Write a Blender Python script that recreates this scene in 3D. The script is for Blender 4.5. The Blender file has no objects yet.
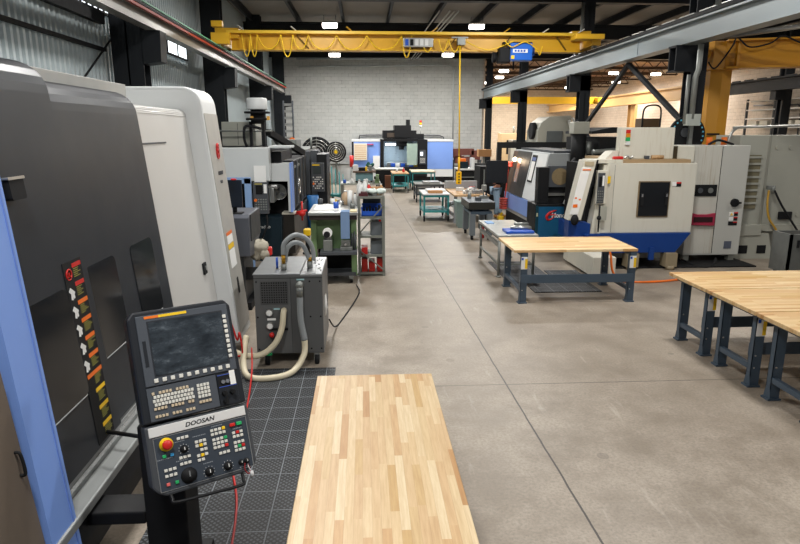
import bpy, bmesh, math, random
from mathutils import Vector, Matrix
random.seed(7)
scene = bpy.context.scene
COL = scene.collection
PI = math.pi

# ------------------------------------------------------------------ materials
def lin(h):
    h = h.lstrip('#')
    v = [int(h[i:i + 2], 16) / 255 for i in (0, 2, 4)]
    return tuple((c / 12.92 if c <= .04045 else ((c + .055) / 1.055) ** 2.4) for c in v) + (1,)

class NT:
    def __init__(s, name):
        s.m = bpy.data.materials.new(name); s.m.use_nodes = True
        s.t = s.m.node_tree; s.t.nodes.clear()
        s.out = s.n('ShaderNodeOutputMaterial')
    def n(s, typ, **kw):
        nd = s.t.nodes.new(typ)
        for k, v in kw.items():
            if k.startswith('_'): setattr(nd, k[1:], v)
            else: nd.inputs[k.replace('__', ' ')].default_value = v
        return nd
    def l(s, a, b): s.t.links.new(a, b)
    def math(s, op, a, b=None, c=None):
        nd = s.n('ShaderNodeMath', _operation=op)
        for i, v in enumerate((a, b, c)):
            if v is None: continue
            if isinstance(v, (int, float)): nd.inputs[i].default_value = v
            else: s.l(v, nd.inputs[i])
        return nd.outputs[0]
    def mix(s, fac, a, b, blend='MIX'):
        nd = s.n('ShaderNodeMix', _data_type='RGBA', _blend_type=blend)
        for i, v in ((0, fac), (6, a), (7, b)):
            if isinstance(v, (int, float, tuple)): nd.inputs[i].default_value = v
            else: s.l(v, nd.inputs[i])
        return nd.outputs[2]
    def ramp(s, fac, stops, const=False):
        nd = s.n('ShaderNodeValToRGB'); cr = nd.color_ramp
        if const: cr.interpolation = 'CONSTANT'
        while len(cr.elements) < len(stops): cr.elements.new(.5)
        for e, (p, c) in zip(cr.elements, stops): e.position = p; e.color = c
        s.l(fac, nd.inputs[0]); return nd.outputs[0]
    def obj(s): return s.n('ShaderNodeTexCoord').outputs['Object']
    def noise(s, vec, scale, detail=4, rough=.55):
        nd = s.n('ShaderNodeTexNoise', Scale=scale, Detail=detail, Roughness=rough)
        s.l(vec, nd.inputs['Vector']); return nd.outputs['Fac']
    def scale(s, vec, x, y, z):
        nd = s.n('ShaderNodeMapping'); nd.inputs['Scale'].default_value = (x, y, z)
        s.l(vec, nd.inputs['Vector']); return nd.outputs[0]
    def bsdf(s, col, rough=.5, metal=0., bump=None, bs=.2, bd=.01, **kw):
        b = s.n('ShaderNodeBsdfPrincipled')
        for k, v in (('Base Color', col), ('Roughness', rough), ('Metallic', metal)):
            if isinstance(v, (int, float, tuple)): b.inputs[k].default_value = v
            else: s.l(v, b.inputs[k])
        for k, v in kw.items(): b.inputs[k.replace('__', ' ')].default_value = v
        if bump is not None:
            bn = s.n('ShaderNodeBump', Strength=bs, Distance=bd); s.l(bump, bn.inputs['Height'])
            s.l(bn.outputs[0], b.inputs['Normal'])
        s.l(b.outputs[0], s.out.inputs[0]); return s.m

MATS = {}
def mat(name, hexc, rough=.5, metal=0., var=.08, scale=6., bump=0.):
    if name in MATS: return MATS[name]
    t = NT(name); c = lin(hexc); o = t.obj()
    n1 = t.noise(o, scale, 5)
    col = t.mix(n1, tuple(min(1, x * (1 + var)) for x in c[:3]) + (1,), tuple(x * (1 - var) for x in c[:3]) + (1,))
    n2 = t.noise(o, scale * 9, 3)
    r = t.math('MULTIPLY_ADD', n1, .16, rough - .08)
    MATS[name] = t.bsdf(col, r, metal, n2 if bump else None, bump, .004, Specular__IOR__Level=.28 if sum(c[:3]) < .5 else .5)
    return MATS[name]
def emit(name, hexc, st):
    if name in MATS: return MATS[name]
    t = NT(name)
    t.bsdf(lin(hexc), .4, 0, Emission__Color=lin(hexc), Emission__Strength=st)
    MATS[name] = t.m; return t.m
def stained(name, hexc, stain, rough=.5, amt=.6, sx=14, sz=1.2):
    """paint with runs of rust and grime"""
    t = NT(name); o = t.obj(); c = lin(hexc)
    n = t.noise(t.scale(o, sx, sx, sz), 1.6, 5, .6)
    big = t.noise(o, 1.1, 3)
    f = t.math('MULTIPLY', t.ramp(n, [(.52, (0, 0, 0, 1)), (.72, (1, 1, 1, 1))]), t.ramp(big, [(.35, (.1, .1, .1, 1)), (.62, (1, 1, 1, 1))]))
    col = t.mix(t.math('MULTIPLY', f, amt), c, lin(stain))
    MATS[name] = t.bsdf(col, rough); return t.m
def butcher(name, along='X', row=.045, ln=.55, tint=(1, 1, 1)):
    t = NT(name); o = t.obj(); sp = t.n('ShaderNodeSeparateXYZ'); t.l(o, sp.inputs[0])
    u, v = (sp.outputs[0], sp.outputs[1]) if along == 'X' else (sp.outputs[1], sp.outputs[0])
    r = t.math('FLOOR', t.math('DIVIDE', v, row))
    w1 = t.n('ShaderNodeTexWhiteNoise', _noise_dimensions='1D'); t.l(r, w1.inputs['W'])
    uo = t.math('MULTIPLY_ADD', w1.outputs['Value'], 3.1, u)
    lenv = t.math('MULTIPLY_ADD', w1.outputs['Value'], .35, ln)
    q = t.math('FLOOR', t.math('DIVIDE', uo, lenv))
    cb = t.n('ShaderNodeCombineXYZ'); t.l(r, cb.inputs[0]); t.l(q, cb.inputs[1])
    w2 = t.n('ShaderNodeTexWhiteNoise', _noise_dimensions='2D'); t.l(cb.outputs[0], w2.inputs['Vector'])
    stops = ['#b3854f', '#c79f6c', '#cdad80', '#d5b98b', '#dfcaa2', '#c6a36a']
    stops = [tuple(a * b for a, b in zip(lin(h)[:3], tint)) + (1,) for h in stops]
    col = t.ramp(w2.outputs['Value'], [(0, stops[0]), (.12, stops[1]), (.34, stops[2]), (.58, stops[3]), (.8, stops[4]), (1, stops[5])])
    sc = (1.5, 22, 8) if along == 'X' else (22, 1.5, 8)
    g = t.noise(t.scale(o, *sc), 3, 6, .65)
    off = t.n('ShaderNodeVectorMath', _operation='ADD'); t.l(t.scale(o, *sc), off.inputs[0]); t.l(cb.outputs[0], off.inputs[1])
    g = t.noise(off.outputs[0], 3, 6, .65)
    col = t.mix(t.ramp(g, [(.35, (0, 0, 0, 1)), (.75, (1, 1, 1, 1))]), col, (.8, .72, .63, 1), 'MULTIPLY')
    ed = t.math('ABSOLUTE', t.math('SUBTRACT', t.math('FRACT', t.math('DIVIDE', v, row)), .5))
    col = t.mix(t.math('MULTIPLY', t.math('GREATER_THAN', ed, .485), .35), col, lin('#7a5530'))
    return t.bsdf(col, .42, 0, g, .05, .002)

# ------------------------------------------------------------------ mesh building
ORG = {}
class MB:
    def __init__(s): s.bm = bmesh.new()
    def box(s, x0, x1, y0, y1, z0, z1, bev=0., seg=2):
        m = Matrix.Translation(((x0 + x1) / 2, (y0 + y1) / 2, (z0 + z1) / 2)) @ Matrix.Diagonal((abs(x1 - x0), abs(y1 - y0), abs(z1 - z0), 1))
        r = bmesh.ops.create_cube(s.bm, size=1, matrix=m)
        if bev:
            ed = {e for v in r['verts'] for e in v.link_edges}
            bmesh.ops.bevel(s.bm, geom=list(ed), offset=bev, segments=seg, affect='EDGES', profile=.5)
        return s
    def bar(s, p, q, w, d=None, bev=0.):
        """a square bar from p to q"""
        p, q = Vector(p), Vector(q); d = d or w
        a = (q - p); L = a.length; a.normalize()
        up = Vector((0, 0, 1)) if abs(a.z) < .95 else Vector((0, 1, 0))
        sd = a.cross(up).normalized(); u = sd.cross(a)
        m = Matrix((sd, u, a)).transposed().to_4x4(); m.translation = (p + q) / 2
        r = bmesh.ops.create_cube(s.bm, size=1, matrix=m @ Matrix.Diagonal((w, d, L, 1)))
        if bev:
            ed = {e for v in r['verts'] for e in v.link_edges}
            bmesh.ops.bevel(s.bm, geom=list(ed), offset=bev, segments=1, affect='EDGES')
        return s
    def cyl(s, p, q, r, r2=None, seg=20, caps=True):
        p, q = Vector(p), Vector(q); a = q - p; L = a.length
        m = a.to_track_quat('Z', 'Y').to_matrix().to_4x4(); m.translation = (p + q) / 2
        f0 = set(s.bm.faces)
        bmesh.ops.create_cone(s.bm, cap_ends=caps, segments=seg, radius1=r, radius2=r if r2 is None else r2, depth=L, matrix=m)
        for f in s.bm.faces:
            if f not in f0 and len(f.verts) == 4: f.smooth = True
        return s
    def sph(s, c, r, sx=1, sy=1, sz=1, seg=16):
        m = Matrix.Translation(c) @ Matrix.Diagonal((sx, sy, sz, 1))
        f0 = set(s.bm.faces)
        bmesh.ops.create_uvsphere(s.bm, u_segments=seg, v_segments=max(6, seg // 2), radius=r, matrix=m)
        for f in s.bm.faces:
            if f not in f0: f.smooth = True
        return s
    def tube(s, pts, r, seg=10, n=8, closed=False):
        """smooth tube through the points (Catmull-Rom); r a number or one per point"""
        P = [Vector(p) for p in pts]; rs = r if isinstance(r, (list, tuple)) else [r] * len(P)
        Q = []; RR = []
        N = len(P)
        for i in range(N if closed else N - 1):
            g = (lambda k: P[k % N]) if closed else (lambda k: P[max(0, min(N - 1, k))])
            a, b, c, d = g(i - 1), g(i), g(i + 1), g(i + 2)
            for k in range(n):
                t = k / n
                Q.append(.5 * ((2 * b) + (c - a) * t + (2 * a - 5 * b + 4 * c - d) * t * t + (3 * b - a - 3 * c + d) * t ** 3))
                RR.append(rs[i] * (1 - t) + rs[(i + 1) % N] * t)
        if not closed: Q.append(P[-1]); RR.append(rs[-1])
        M = len(Q); rings = []; up = None
        for i in range(M):
            if closed: tg = Q[(i + 1) % M] - Q[i - 1]
            else: tg = Q[min(M - 1, i + 1)] - Q[max(0, i - 1)]
            tg.normalize()
            if up is None:
                up = tg.orthogonal().normalized()
            up = (up - tg * up.dot(tg))
            if up.length < 1e-6: up = tg.orthogonal()
            up.normalize(); sd = tg.cross(up)
            rings.append([s.bm.verts.new(Q[i] + (up * math.cos(2 * PI * j / seg) + sd * math.sin(2 * PI * j / seg)) * RR[i]) for j in range(seg)])
        for i in range(M if closed else M - 1):
            A, B = rings[i], rings[(i + 1) % M]
            for j in range(seg):
                f = s.bm.faces.new((A[j], A[(j + 1) % seg], B[(j + 1) % seg], B[j])); f.smooth = True
        if not closed:
            s.bm.faces.new(rings[0][::-1]); s.bm.faces.new(rings[-1])
        return s
    def pipe(s, pts, r, seg=8):
        """straight runs with mitred bends"""
        return s.tube([p for p in pts], r, seg, 1)
    def prism(s, poly, a0, a1, axis='Y', bev=0., smooth=False):
        """poly in the two other axes, in order: Y -> (x,z), X -> (y,z), Z -> (x,y)"""
        def mk(p, a): return (p[0], a, p[1]) if axis == 'Y' else (a, p[0], p[1]) if axis == 'X' else (p[0], p[1], a)
        A = [s.bm.verts.new(mk(p, a0)) for p in poly]; B = [s.bm.verts.new(mk(p, a1)) for p in poly]
        n = len(poly); fs = [s.bm.faces.new(A), s.bm.faces.new(B[::-1])]
        for i in range(n):
            f = s.bm.faces.new((A[i], B[i], B[(i + 1) % n], A[(i + 1) % n])); fs.append(f)
            if smooth: f.smooth = True
        bmesh.ops.recalc_face_normals(s.bm, faces=fs)
        if bev:
            ed = list({e for f in fs for e in f.edges})
            bmesh.ops.bevel(s.bm, geom=ed, offset=bev, segments=2, affect='EDGES', profile=.5)
        return s
    def slab(s, quad, nrm, th):
        """a plate whose face is the polygon quad (3-D), th thick against nrm"""
        nv = Vector(nrm).normalized() * th
        A = [s.bm.verts.new(p) for p in quad]; B = [s.bm.verts.new(Vector(p) - nv) for p in quad]
        n = len(quad); fs = [s.bm.faces.new(A), s.bm.faces.new(B[::-1])]
        for i in range(n): fs.append(s.bm.faces.new((A[i], B[i], B[(i + 1) % n], A[(i + 1) % n])))
        bmesh.ops.recalc_face_normals(s.bm, faces=fs)
        return s
    def lathe(s, prof, c=(0, 0, 0), axis='Z', seg=28):
        rings = []
        for r, h in prof:
            ring = []
            for j in range(seg):
                a = 2 * PI * j / seg; x, y = r * math.cos(a), r * math.sin(a)
                p = (x, y, h) if axis == 'Z' else (x, h, y) if axis == 'Y' else (h, x, y)
                ring.append(s.bm.verts.new(Vector(p) + Vector(c)))
            rings.append(ring)
        fs = []
        for A, B in zip(rings, rings[1:]):
            for j in range(seg):
                f = s.bm.faces.new((A[j], A[(j + 1) % seg], B[(j + 1) % seg], B[j])); f.smooth = True; fs.append(f)
        if prof[0][0] > 1e-4: fs.append(s.bm.faces.new(rings[0][::-1]))
        if prof[-1][0] > 1e-4: fs.append(s.bm.faces.new(rings[-1]))
        bmesh.ops.recalc_face_normals(s.bm, faces=fs)
        return s
    def ring(s, c, R, r, axis='Y', seg=32, k=8, sz=1.):
        pts = []
        for j in range(seg):
            a = 2 * PI * j / seg; x, y = R * math.cos(a), R * math.sin(a) * sz
            pts.append(Vector(c) + Vector((x, 0, y) if axis == 'Y' else (0, x, y) if axis == 'X' else (x, y, 0)))
        return s.tube(pts, r, k, 1, True)
    def build(s, name, m, parent=None, local=False, label=None, keep=False):
        root = parent
        while root is not None and root.parent is not None: root = root.parent
        if parent is None and keep: o = Vector((0, 0, 0))
        elif parent is None:
            xs = [v.co for v in s.bm.verts]
            o = Vector(((min(v.x for v in xs) + max(v.x for v in xs)) / 2, (min(v.y for v in xs) + max(v.y for v in xs)) / 2, min(v.z for v in xs)))
        else: o = Vector((0, 0, 0)) if local else ORG[root.name]
        bmesh.ops.translate(s.bm, verts=s.bm.verts, vec=-o)
        me = bpy.data.meshes.new(name); s.bm.to_mesh(me); s.bm.free()
        me.materials.append(m)
        ob = bpy.data.objects.new(name, me); COL.objects.link(ob)
        if parent is None: ob.location = o; ORG[ob.name] = o
        else: ob.parent = parent
        if label: ob['label'] = label
        return ob

def tag(o, label, cat, group=None, kind=None):
    if label: o['label'] = label
    if cat: o['category'] = cat
    if group: o['group'] = group
    if kind: o['kind'] = kind
    return o
def thing(name, label, cat, loc=(0, 0, 0), rot=(0, 0, 0), group=None):
    o = bpy.data.objects.new(name, None); COL.objects.link(o)
    o.location = loc; o.rotation_euler = rot; o.empty_display_size = .1
    ORG[o.name] = Vector(loc)
    return tag(o, label, cat, group)
def struct(name, mb, m, parent=None):
    o = mb.build(name, m, parent, keep=True); o['kind'] = 'structure'; return o
def copy_tree(o, loc, rotz=None, label=None, group=None):
    kids = {}
    for c in bpy.data.objects:
        if c.parent is not None: kids.setdefault(c.parent.name, []).append(c)
    def rec(src, par):
        c = src.copy(); COL.objects.link(c)
        if par is not None: c.parent = par
        for k in kids.get(src.name, []): rec(k, c)
        return c
    r = rec(o, None); r.location = loc
    if rotz is not None: r.rotation_euler = (0, 0, rotz)
    if label: r['label'] = label
    if group: r['group'] = group
    ORG[r.name] = Vector(loc)
    return r
def text(name, s, size, m, parent, mtx, ext=.001, bold=0., sx=1., local=False, shear=0.):
    cu = bpy.data.curves.new(name, 'FONT'); cu.body = s; cu.size = size; cu.extrude = ext; cu.offset = bold
    cu.align_x = 'CENTER'; cu.align_y = 'CENTER'; cu.shear = shear; cu.resolution_u = 3
    tmp = bpy.data.objects.new(name, cu)
    me = bpy.data.meshes.new_from_object(tmp)
    bpy.data.objects.remove(tmp); bpy.data.curves.remove(cu)
    root = parent
    while root.parent is not None: root = root.parent
    me.transform(mtx @ Matrix.Diagonal((sx, 1, 1, 1)))
    if not local: me.transform(Matrix.Translation(-ORG[root.name]))
    me.name = name; me.materials.clear(); me.materials.append(m)
    ob = bpy.data.objects.new(name, me); COL.objects.link(ob); ob.parent = parent
    return ob
def facing(loc, d='-Y'):
    """matrix that stands text up facing -Y, +X or -X"""
    r = {'-Y': Matrix.Rotation(PI / 2, 4, 'X'), '+X': Matrix.Rotation(PI / 2, 4, 'Z') @ Matrix.Rotation(PI / 2, 4, 'X'),
         '-X': Matrix.Rotation(-PI / 2, 4, 'Z') @ Matrix.Rotation(PI / 2, 4, 'X')}[d]
    return Matrix.Translation(loc) @ r

# palette
m_black = mat('black_paint', '#161719', .45)
m_blackm = mat('black_matte', '#141517', .7)
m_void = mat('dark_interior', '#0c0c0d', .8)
m_dgrey = mat('dark_grey_paint', '#4a4d51', .45)
m_steel = mat('dark_structural_steel', '#1a1d21', .55, .1)
m_benchst = mat('blue_grey_enamel', '#455361', .4)
m_lathe = mat('graphite_paint', '#2c3036', .36, .1, .04, 3)
m_white = mat('off_white_paint', '#d9dcdc', .4, 0, .04, 2)
m_cream = stained('cream_paint', '#d3d0c2', '#9a7a48', .45, .35)
m_beige = mat('putty_paint', '#a3a398', .45, 0, .07, 2)
m_blue = mat('periwinkle_paint', '#7d9fe4', .35, 0, .03)
m_royal = mat('royal_blue_paint', '#163a7c', .38, 0, .08)
m_navy = mat('teal_black_paint', '#16252d', .4)
m_teal = mat('teal_paint', '#2f7f80', .4, 0, .1)
m_green = mat('machine_green_paint', '#6e8a5e', .45, 0, .12)
m_chrome = mat('bright_steel', '#c8c8c8', .25, .9)
m_alu = mat('brushed_aluminium', '#b5b5b2', .3, .8)
m_gsteel = mat('grey_steel', '#80837f', .45, .4, .15)
m_yel = mat('crane_yellow', '#d6a524', .4, 0, .08, 1.5)
m_ochre = mat('ochre_crane_paint', '#c98d1c', .42, 0, .1, 1.5)
m_red = mat('red_paint', '#c8221e', .4)
m_orange = mat('safety_orange', '#e8701a', .45)
m_tyel = mat('label_yellow', '#efc417', .5)
m_lgreen = mat('indicator_green', '#22a860', .4)
m_paper = mat('paper', '#e9e9e6', .8, 0, .03)
m_rubber = mat('black_rubber', '#17181a', .75)
m_glass = mat('smoked_window', '#1b1d20', .12, 0, .15, 2)
m_hosew = mat('cream_hose', '#d6ccb0', .45, 0, .06)
m_hoseg = mat('grey_hose', '#8b9092', .45, 0, .08)
m_wood = mat('plywood', '#b88d5b', .6, 0, .15)
m_card = mat('cardboard', '#a97c50', .8, 0, .1)
m_key = mat('ivory_keycap', '#d9d8d0', .5, 0, .02)
m_keyt = mat('tan_keycap', '#c9b89c', .5, 0, .02)
m_skin = mat('skin', '#c98d72', .55)
m_jean = mat('faded_denim', '#8ba2b6', .8, 0, .2, 14)
m_shirt = mat('black_cotton', '#15171c', .85)
m_brass = mat('brass', '#b5892f', .3, .8)
m_bluep = mat('blue_plastic', '#1b50b4', .4)
m_glow = emit('lamp_diffuser', '#fff8ec', 14)
m_day = emit('daylight_pane', '#eaf2f7', 2.2)
m_plw = mat('white_plastic', '#d9dad8', .4, 0, .03)
# ------------------------------------------------------------------ the setting
def floor_mat():
    t = NT('worn_concrete'); o = t.obj()
    big = t.noise(t.scale(o, 1, .6, 1), .35, 5, .6); mid = t.noise(o, 1.7, 6, .65); fine = t.noise(o, 38, 5, .7)
    col = t.ramp(big, [(.3, lin('#8e8375')), (.5, lin('#9f9486')), (.72, lin('#aba193'))])
    col = t.mix(t.ramp(mid, [(.38, (1, 1, 1, 1)), (.6, (0, 0, 0, 1))]), col, lin('#857a6c'))
    col = t.mix(t.ramp(fine, [(.42, (0, 0, 0, 1)), (.72, (.75, .75, .75, 1))]), col, lin('#6f665b'))
    bl = t.noise(o, 4.5, 6, .75)
    col = t.mix(t.ramp(bl, [(.56, (0, 0, 0, 1)), (.74, (.6, .6, .6, 1))]), col, lin('#74695c'))
    sc = t.noise(t.scale(o, 3, .5, 1), 2.2, 8, .7)
    col = t.mix(t.math('MULTIPLY', t.ramp(sc, [(.6, (0, 0, 0, 1)), (.72, (1, 1, 1, 1))]), .35), col, lin('#c4bcb0'))
    spot = t.n('ShaderNodeTexVoronoi', Scale=1.3); t.l(o, spot.inputs['Vector'])
    col = t.mix(t.math('MULTIPLY', t.math('LESS_THAN', spot.outputs['Distance'], .07), .35), col, lin('#4e463e'))
    sp = t.n('ShaderNodeSeparateXYZ'); t.l(o, sp.inputs[0]); x, y = sp.outputs[0], sp.outputs[1]
    # long sawn joint beside the aisle and joints across
    wob = t.math('MULTIPLY_ADD', t.noise(o, 2.5, 2), .02, -.01)
    d1 = t.math('ABSOLUTE', t.math('ADD', t.math('ADD', x, wob), t.math('MULTIPLY_ADD', y, .0165, -1.66)))
    j1 = t.math('LESS_THAN', d1, .0085)
    yy = t.math('ABSOLUTE', t.math('SUBTRACT', t.math('FRACT', t.math('DIVIDE', t.math('ADD', y, -2.72), 7.3)), .5))
    j2 = t.math('LESS_THAN', yy, .0013)
    col = t.mix(t.math('MULTIPLY', j1, .95), col, lin('#2f2a26'))
    col = t.mix(t.math('MULTIPLY', j2, .75), col, lin('#4a433c'))
    r = t.math('MULTIPLY_ADD', mid, .3, .3)
    return t.bsdf(col, r, 0, t.math('ADD', fine, t.math('MULTIPLY', mid, 2)), .12, .006)
def block_mat(name, a, b, mort, bw=.4, bh=.2, sw='XZ'):
    t = NT(name); o = t.obj(); sp = t.n('ShaderNodeSeparateXYZ'); t.l(o, sp.inputs[0])
    cb = t.n('ShaderNodeCombineXYZ'); t.l(sp.outputs[0 if sw == 'XZ' else 1], cb.inputs[0]); t.l(sp.outputs[2], cb.inputs[1])
    br = t.n('ShaderNodeTexBrick', Color1=lin(a), Color2=lin(b), Mortar=lin(mort), Scale=1., Mortar__Size=.008, Mortar__Smooth=.4)
    br.inputs['Brick Width'].default_value = bw; br.inputs['Row Height'].default_value = bh
    t.l(cb.outputs[0], br.inputs['Vector'])
    n = t.noise(o, 1.2, 6, .65)
    chip = t.noise(t.scale(o, 1, 1, 2.2), 2.6, 6, .7)
    col = t.mix(t.ramp(n, [(.3, (0, 0, 0, 1)), (.75, (1, 1, 1, 1))]), br.outputs['Color'], (.86, .86, .86, 1), 'MULTIPLY')
    col = t.mix(t.math('MULTIPLY', t.math('MULTIPLY', t.ramp(chip, [(.5, (0, 0, 0, 1)), (.6, (1, 1, 1, 1))]), br.outputs['Fac']), .7), col, lin('#4a4844'))
    return t.bsdf(col, .75, 0, br.outputs['Fac'], -.3, .01)

fl = MB(); fl.box(-5.4, 22, -4, 63, -.1, 0); struct('floor', fl, floor_mat())
bw = MB(); bw.box(-5.4, 7.05, 37.5, 37.7, 0, 7.6); struct('wall_back', bw, block_mat('painted_block', '#cfcfca', '#c7c8c3', '#b4b5b0'))
# corrugated sheet wall along the machines
w = MB(); pit = .18; y = -2.; pts = []
while y < 37.5:
    pts += [(y, -5.2), (y + .07, -5.2), (y + .09, -5.15), (y + .16, -5.15)]; y += pit
va = [w.bm.verts.new((x, yy, 0)) for yy, x in pts]; vb = [w.bm.verts.new((x, yy, 7.7)) for yy, x in pts]
for i in range(len(pts) - 1): w.bm.faces.new((va[i], va[i + 1], vb[i + 1], vb[i]))
struct('wall_left', w, mat('galvanised_cladding', '#b4bfc2', .5, .15, .08, 1.2))
m_pink = block_mat('warm_block', '#d2c6b8', '#cabeb0', '#b3a595', .4, .2, 'YZ')
w = MB(); w.box(21.5, 21.7, 12, 62, 0, 7.2); struct('wall_right', w, m_pink)
w = MB(); w.box(7.0, 21.7, 62, 62.2, 0, 7.2); struct('wall_far', w, block_mat('warm_block_end', '#cfc2b0', '#c6b8a5', '#b0a08c'))
w = MB(); w.box(7.0, 7.2, 37.7, 62, 0, 7.0); struct('wall_side', w, m_pink)
m_deck = mat('roof_deck', '#7a756e', .7, .1, .1, .8)
c = MB(); c.box(-5.3, 22, -4, 37.6, 7.62, 7.7); struct('ceiling', c, m_deck)
def joist_deck():
    t = NT('timber_roof'); o = t.obj()
    n = t.noise(t.scale(o, .3, 1.5, 1), 2.4, 4, .7)
    return t.bsdf(t.ramp(n, [(.3, lin('#2e2118')), (.55, lin('#6a5038')), (.75, lin('#8a6c4c'))]), .8)
c = MB(); c.box(7.1, 22, 37.5, 62.2, 7.0, 7.08); struct('ceiling_far', c, joist_deck())
m_joist = mat('dark_joist', '#3a2c22', .7, 0, .2)
for k in range(6):
    b = MB(); y = 39 + k * 4; b.box(7.2, 21.4, y, y + .12, 6.45, 6.55).box(7.2, 21.4, y, y + .12, 6.9, 7.0)
    for i in range(16):
        x = 7.4 + i * .88; b.bar((x, y + .06, 6.5), (x + .44, y + .06, 6.95), .04).bar((x + .44, y + .06, 6.95), (x + .88, y + .06, 6.5), .04)
    struct('beam_far', b, m_joist)
# roof beams over the column lines, purlins between them
for y in (20.8, 28.8, 36.3):
    b = MB(); b.box(-5.1, 21.4, y - .15, y + .15, 6.72, 6.78).box(-5.1, 21.4, y - .02, y + .02, 6.78, 7.28).box(-5.1, 21.4, y - .15, y + .15, 7.28, 7.34)
    struct('beam', b, m_steel)
for i in range(14):
    x = -4.7 + i * 1.95
    b = MB(); b.box(x - .05, x + .05, 15, 37.4, 7.34, 7.36).box(x - .01, x + .01, 15, 37.4, 7.36, 7.58).box(x - .05, x + .05, 15, 37.4, 7.58, 7.61)
    struct('purlin_beam', b, m_steel)
# steel columns: I-sections
def i_col(x, y, w, d, h):
    return MB().box(x - w / 2, x + w / 2, y - d / 2, y - d / 2 + .025, 0, h).box(x - w / 2, x + w / 2, y + d / 2 - .025, y + d / 2, 0, h).box(x - .012, x + .012, y - d / 2, y + d / 2, 0, h)
for n, y in enumerate((13.78, 20.8, 28.8, 36.6)):
    o = struct('column', i_col(7.25, y, .34, .34, 6.72 if n else 7.6), m_steel)
    k = MB(); k.box(6.72, 7.42, y - .17, y - .13, 4.02, 4.54).box(6.72, 7.42, y + .13, y + .17, 4.02, 4.54).box(6.7, 7.42, y - .18, y + .18, 4.5, 4.54).box(6.7, 7.42, y - .18, y + .18, 4.0, 4.03)
    struct('bracket', k, m_steel, o)
for n, y in enumerate((13.45, 20.8, 28.8, 36.3)):
    mb = MB(); mb.box(-4.95, -4.35, y - .2, y - .17, 0, 7.6).box(-4.95, -4.35, y + .17, y + .2, 0, 7.6).box(-4.66, -4.63, y - .2, y + .2, 0, 7.6)
    o = struct('column', mb, m_steel)
    k = MB(); k.prism([(-4.36, 4.05), (-4.0, 4.1), (-3.98, 4.69), (-4.36, 4.69)], y - .2, y + .2)
    struct('bracket', k, m_steel, o)
m_rail = mat('rail_grey_paint', '#80898c', .4, .15, .06, 1)
m_rub = mat('rusty_red', '#8c2f1c', .5)
m_grn = mat('conductor_green', '#4f8f6e', .5)
# crane runways
b = MB(); b.box(-4.25, -4.03, 6, 34.2, 4.69, 4.72).box(-4.16, -4.12, 6, 34.2, 4.72, 5.0).box(-4.25, -4.03, 6, 34.2, 5.0, 5.03).box(-4.19, -4.11, 6, 34.2, 5.03, 5.12)
rl = struct('runway_beam', b, mat('runway_silver', '#85837e', .35, .3, .08, 1))
struct('trim_1', MB().box(-4.04, -3.98, 6, 34.2, 4.93, 4.98), m_rub, rl)
struct('trim_2', MB().box(-4.02, -3.98, 6, 34.2, 5.06, 5.09), m_grn, rl)
struct('trim_3', MB().box(-4.03, -3.99, 6, 34.2, 5.0, 5.04), m_blackm, rl)
b = MB(); b.box(6.78, 7.12, 4, 36.4, 4.54, 4.58).box(6.9, 6.94, 4, 36.4, 4.58, 4.96).box(6.78, 7.12, 4, 36.4, 4.96, 5.0)
b.box(6.885, 6.9, 16, 16.02, 4.58, 4.96)
rr = struct('runway_beam', b, m_rail)
b = MB(); b.box(6.76, 6.84, 4, 36.4, 5.005, 5.08)
struct('trim_4', b, m_blackm, rr)
b = MB()
for i in range(40): b.box(6.755, 6.8, 4.3 + i * .8, 4.9 + i * .8, 5.085, 5.1)
struct('trim_5', b, m_alu, rr)
b = MB(); b.box(18.1, 18.5, 14, 32.5, 4.5, 4.56).box(18.27, 18.33, 14, 32.5, 4.56, 5.0).box(18.1, 18.5, 14, 32.5, 5.0, 5.06)
for i in range(18): b.box(18.2, 18.3, 14.3 + i, 14.9 + i, 5.06, 5.12)
struct('runway_beam', b, m_steel)
b = MB(); b.box(18.0, 18.6, 32.5, 61.8, 4.5, 4.6).box(18.22, 18.38, 32.5, 61.8, 4.6, 5.15).box(18.0, 18.6, 32.5, 61.8, 5.15, 5.25)
struct('runway_beam', b, mat('tan_runway', '#c7a268', .5, 0, .12, 1))  # far stretch of the runway coloured tan
struct('column', MB().box(18.55, 18.95, 27.4, 27.5, 0, 7.0).box(18.55, 18.95, 27.75, 27.85, 0, 7.0).box(18.72, 18.78, 27.45, 27.8, 0, 7.0).box(18.2, 18.6, 27.4, 27.8, 4.1, 4.5), m_steel)
for y in (20.2, 43, 52):
    struct('column', i_col(18.5, y, .45, .5, 4.5), m_steel if y < 30 else mat('tan_column_paint', '#a98553', .5))
# V brace between the steel columns
for (ya, za, yb, zb) in ((17.1, 4.5, 20.6, 2.7), (17.1, 4.5, 13.6, 2.8), (20.9, 3.1, 19.3, 2.3)):
    struct('brace_beam', MB().bar((7.15, ya, za), (7.15, yb, zb), .1, .1), m_steel)
# girt and diagonal rod across the cladding, strip windows
struct('trim_6', MB().box(-5.12, -5.06, 6, 13.3, 4.28, 4.35), m_blackm)
struct('trim_7', MB().cyl((-5.05, 12.1, 3.7), (-5.05, 14.0, 4.82), .02, seg=8), m_blackm)
for n, (y0, y1, z0, z1) in enumerate(((11.6, 14.2, 5.05, 5.3), (17.5, 19.35, 4.78, 5.2), (23.4, 25.6, 4.7, 5.2))):
    f = MB(); f.box(-5.13, -5.08, y0 - .05, y1 + .05, z0 - .05, z0).box(-5.13, -5.08, y0 - .05, y1 + .05, z1, z1 + .05)
    k = int((y1 - y0) / (.25 if n == 0 else .85))
    for i in range(k + 1):
        yy = y0 + (y1 - y0) * i / k; f.box(-5.13, -5.08, yy - .03, yy + .03, z0, z1)
    o = struct('window_%d' % (n + 1), f, m_steel)
    struct('pane', MB().box(-5.12, -5.1, y0, y1, z0, z1), m_day, o)
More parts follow.
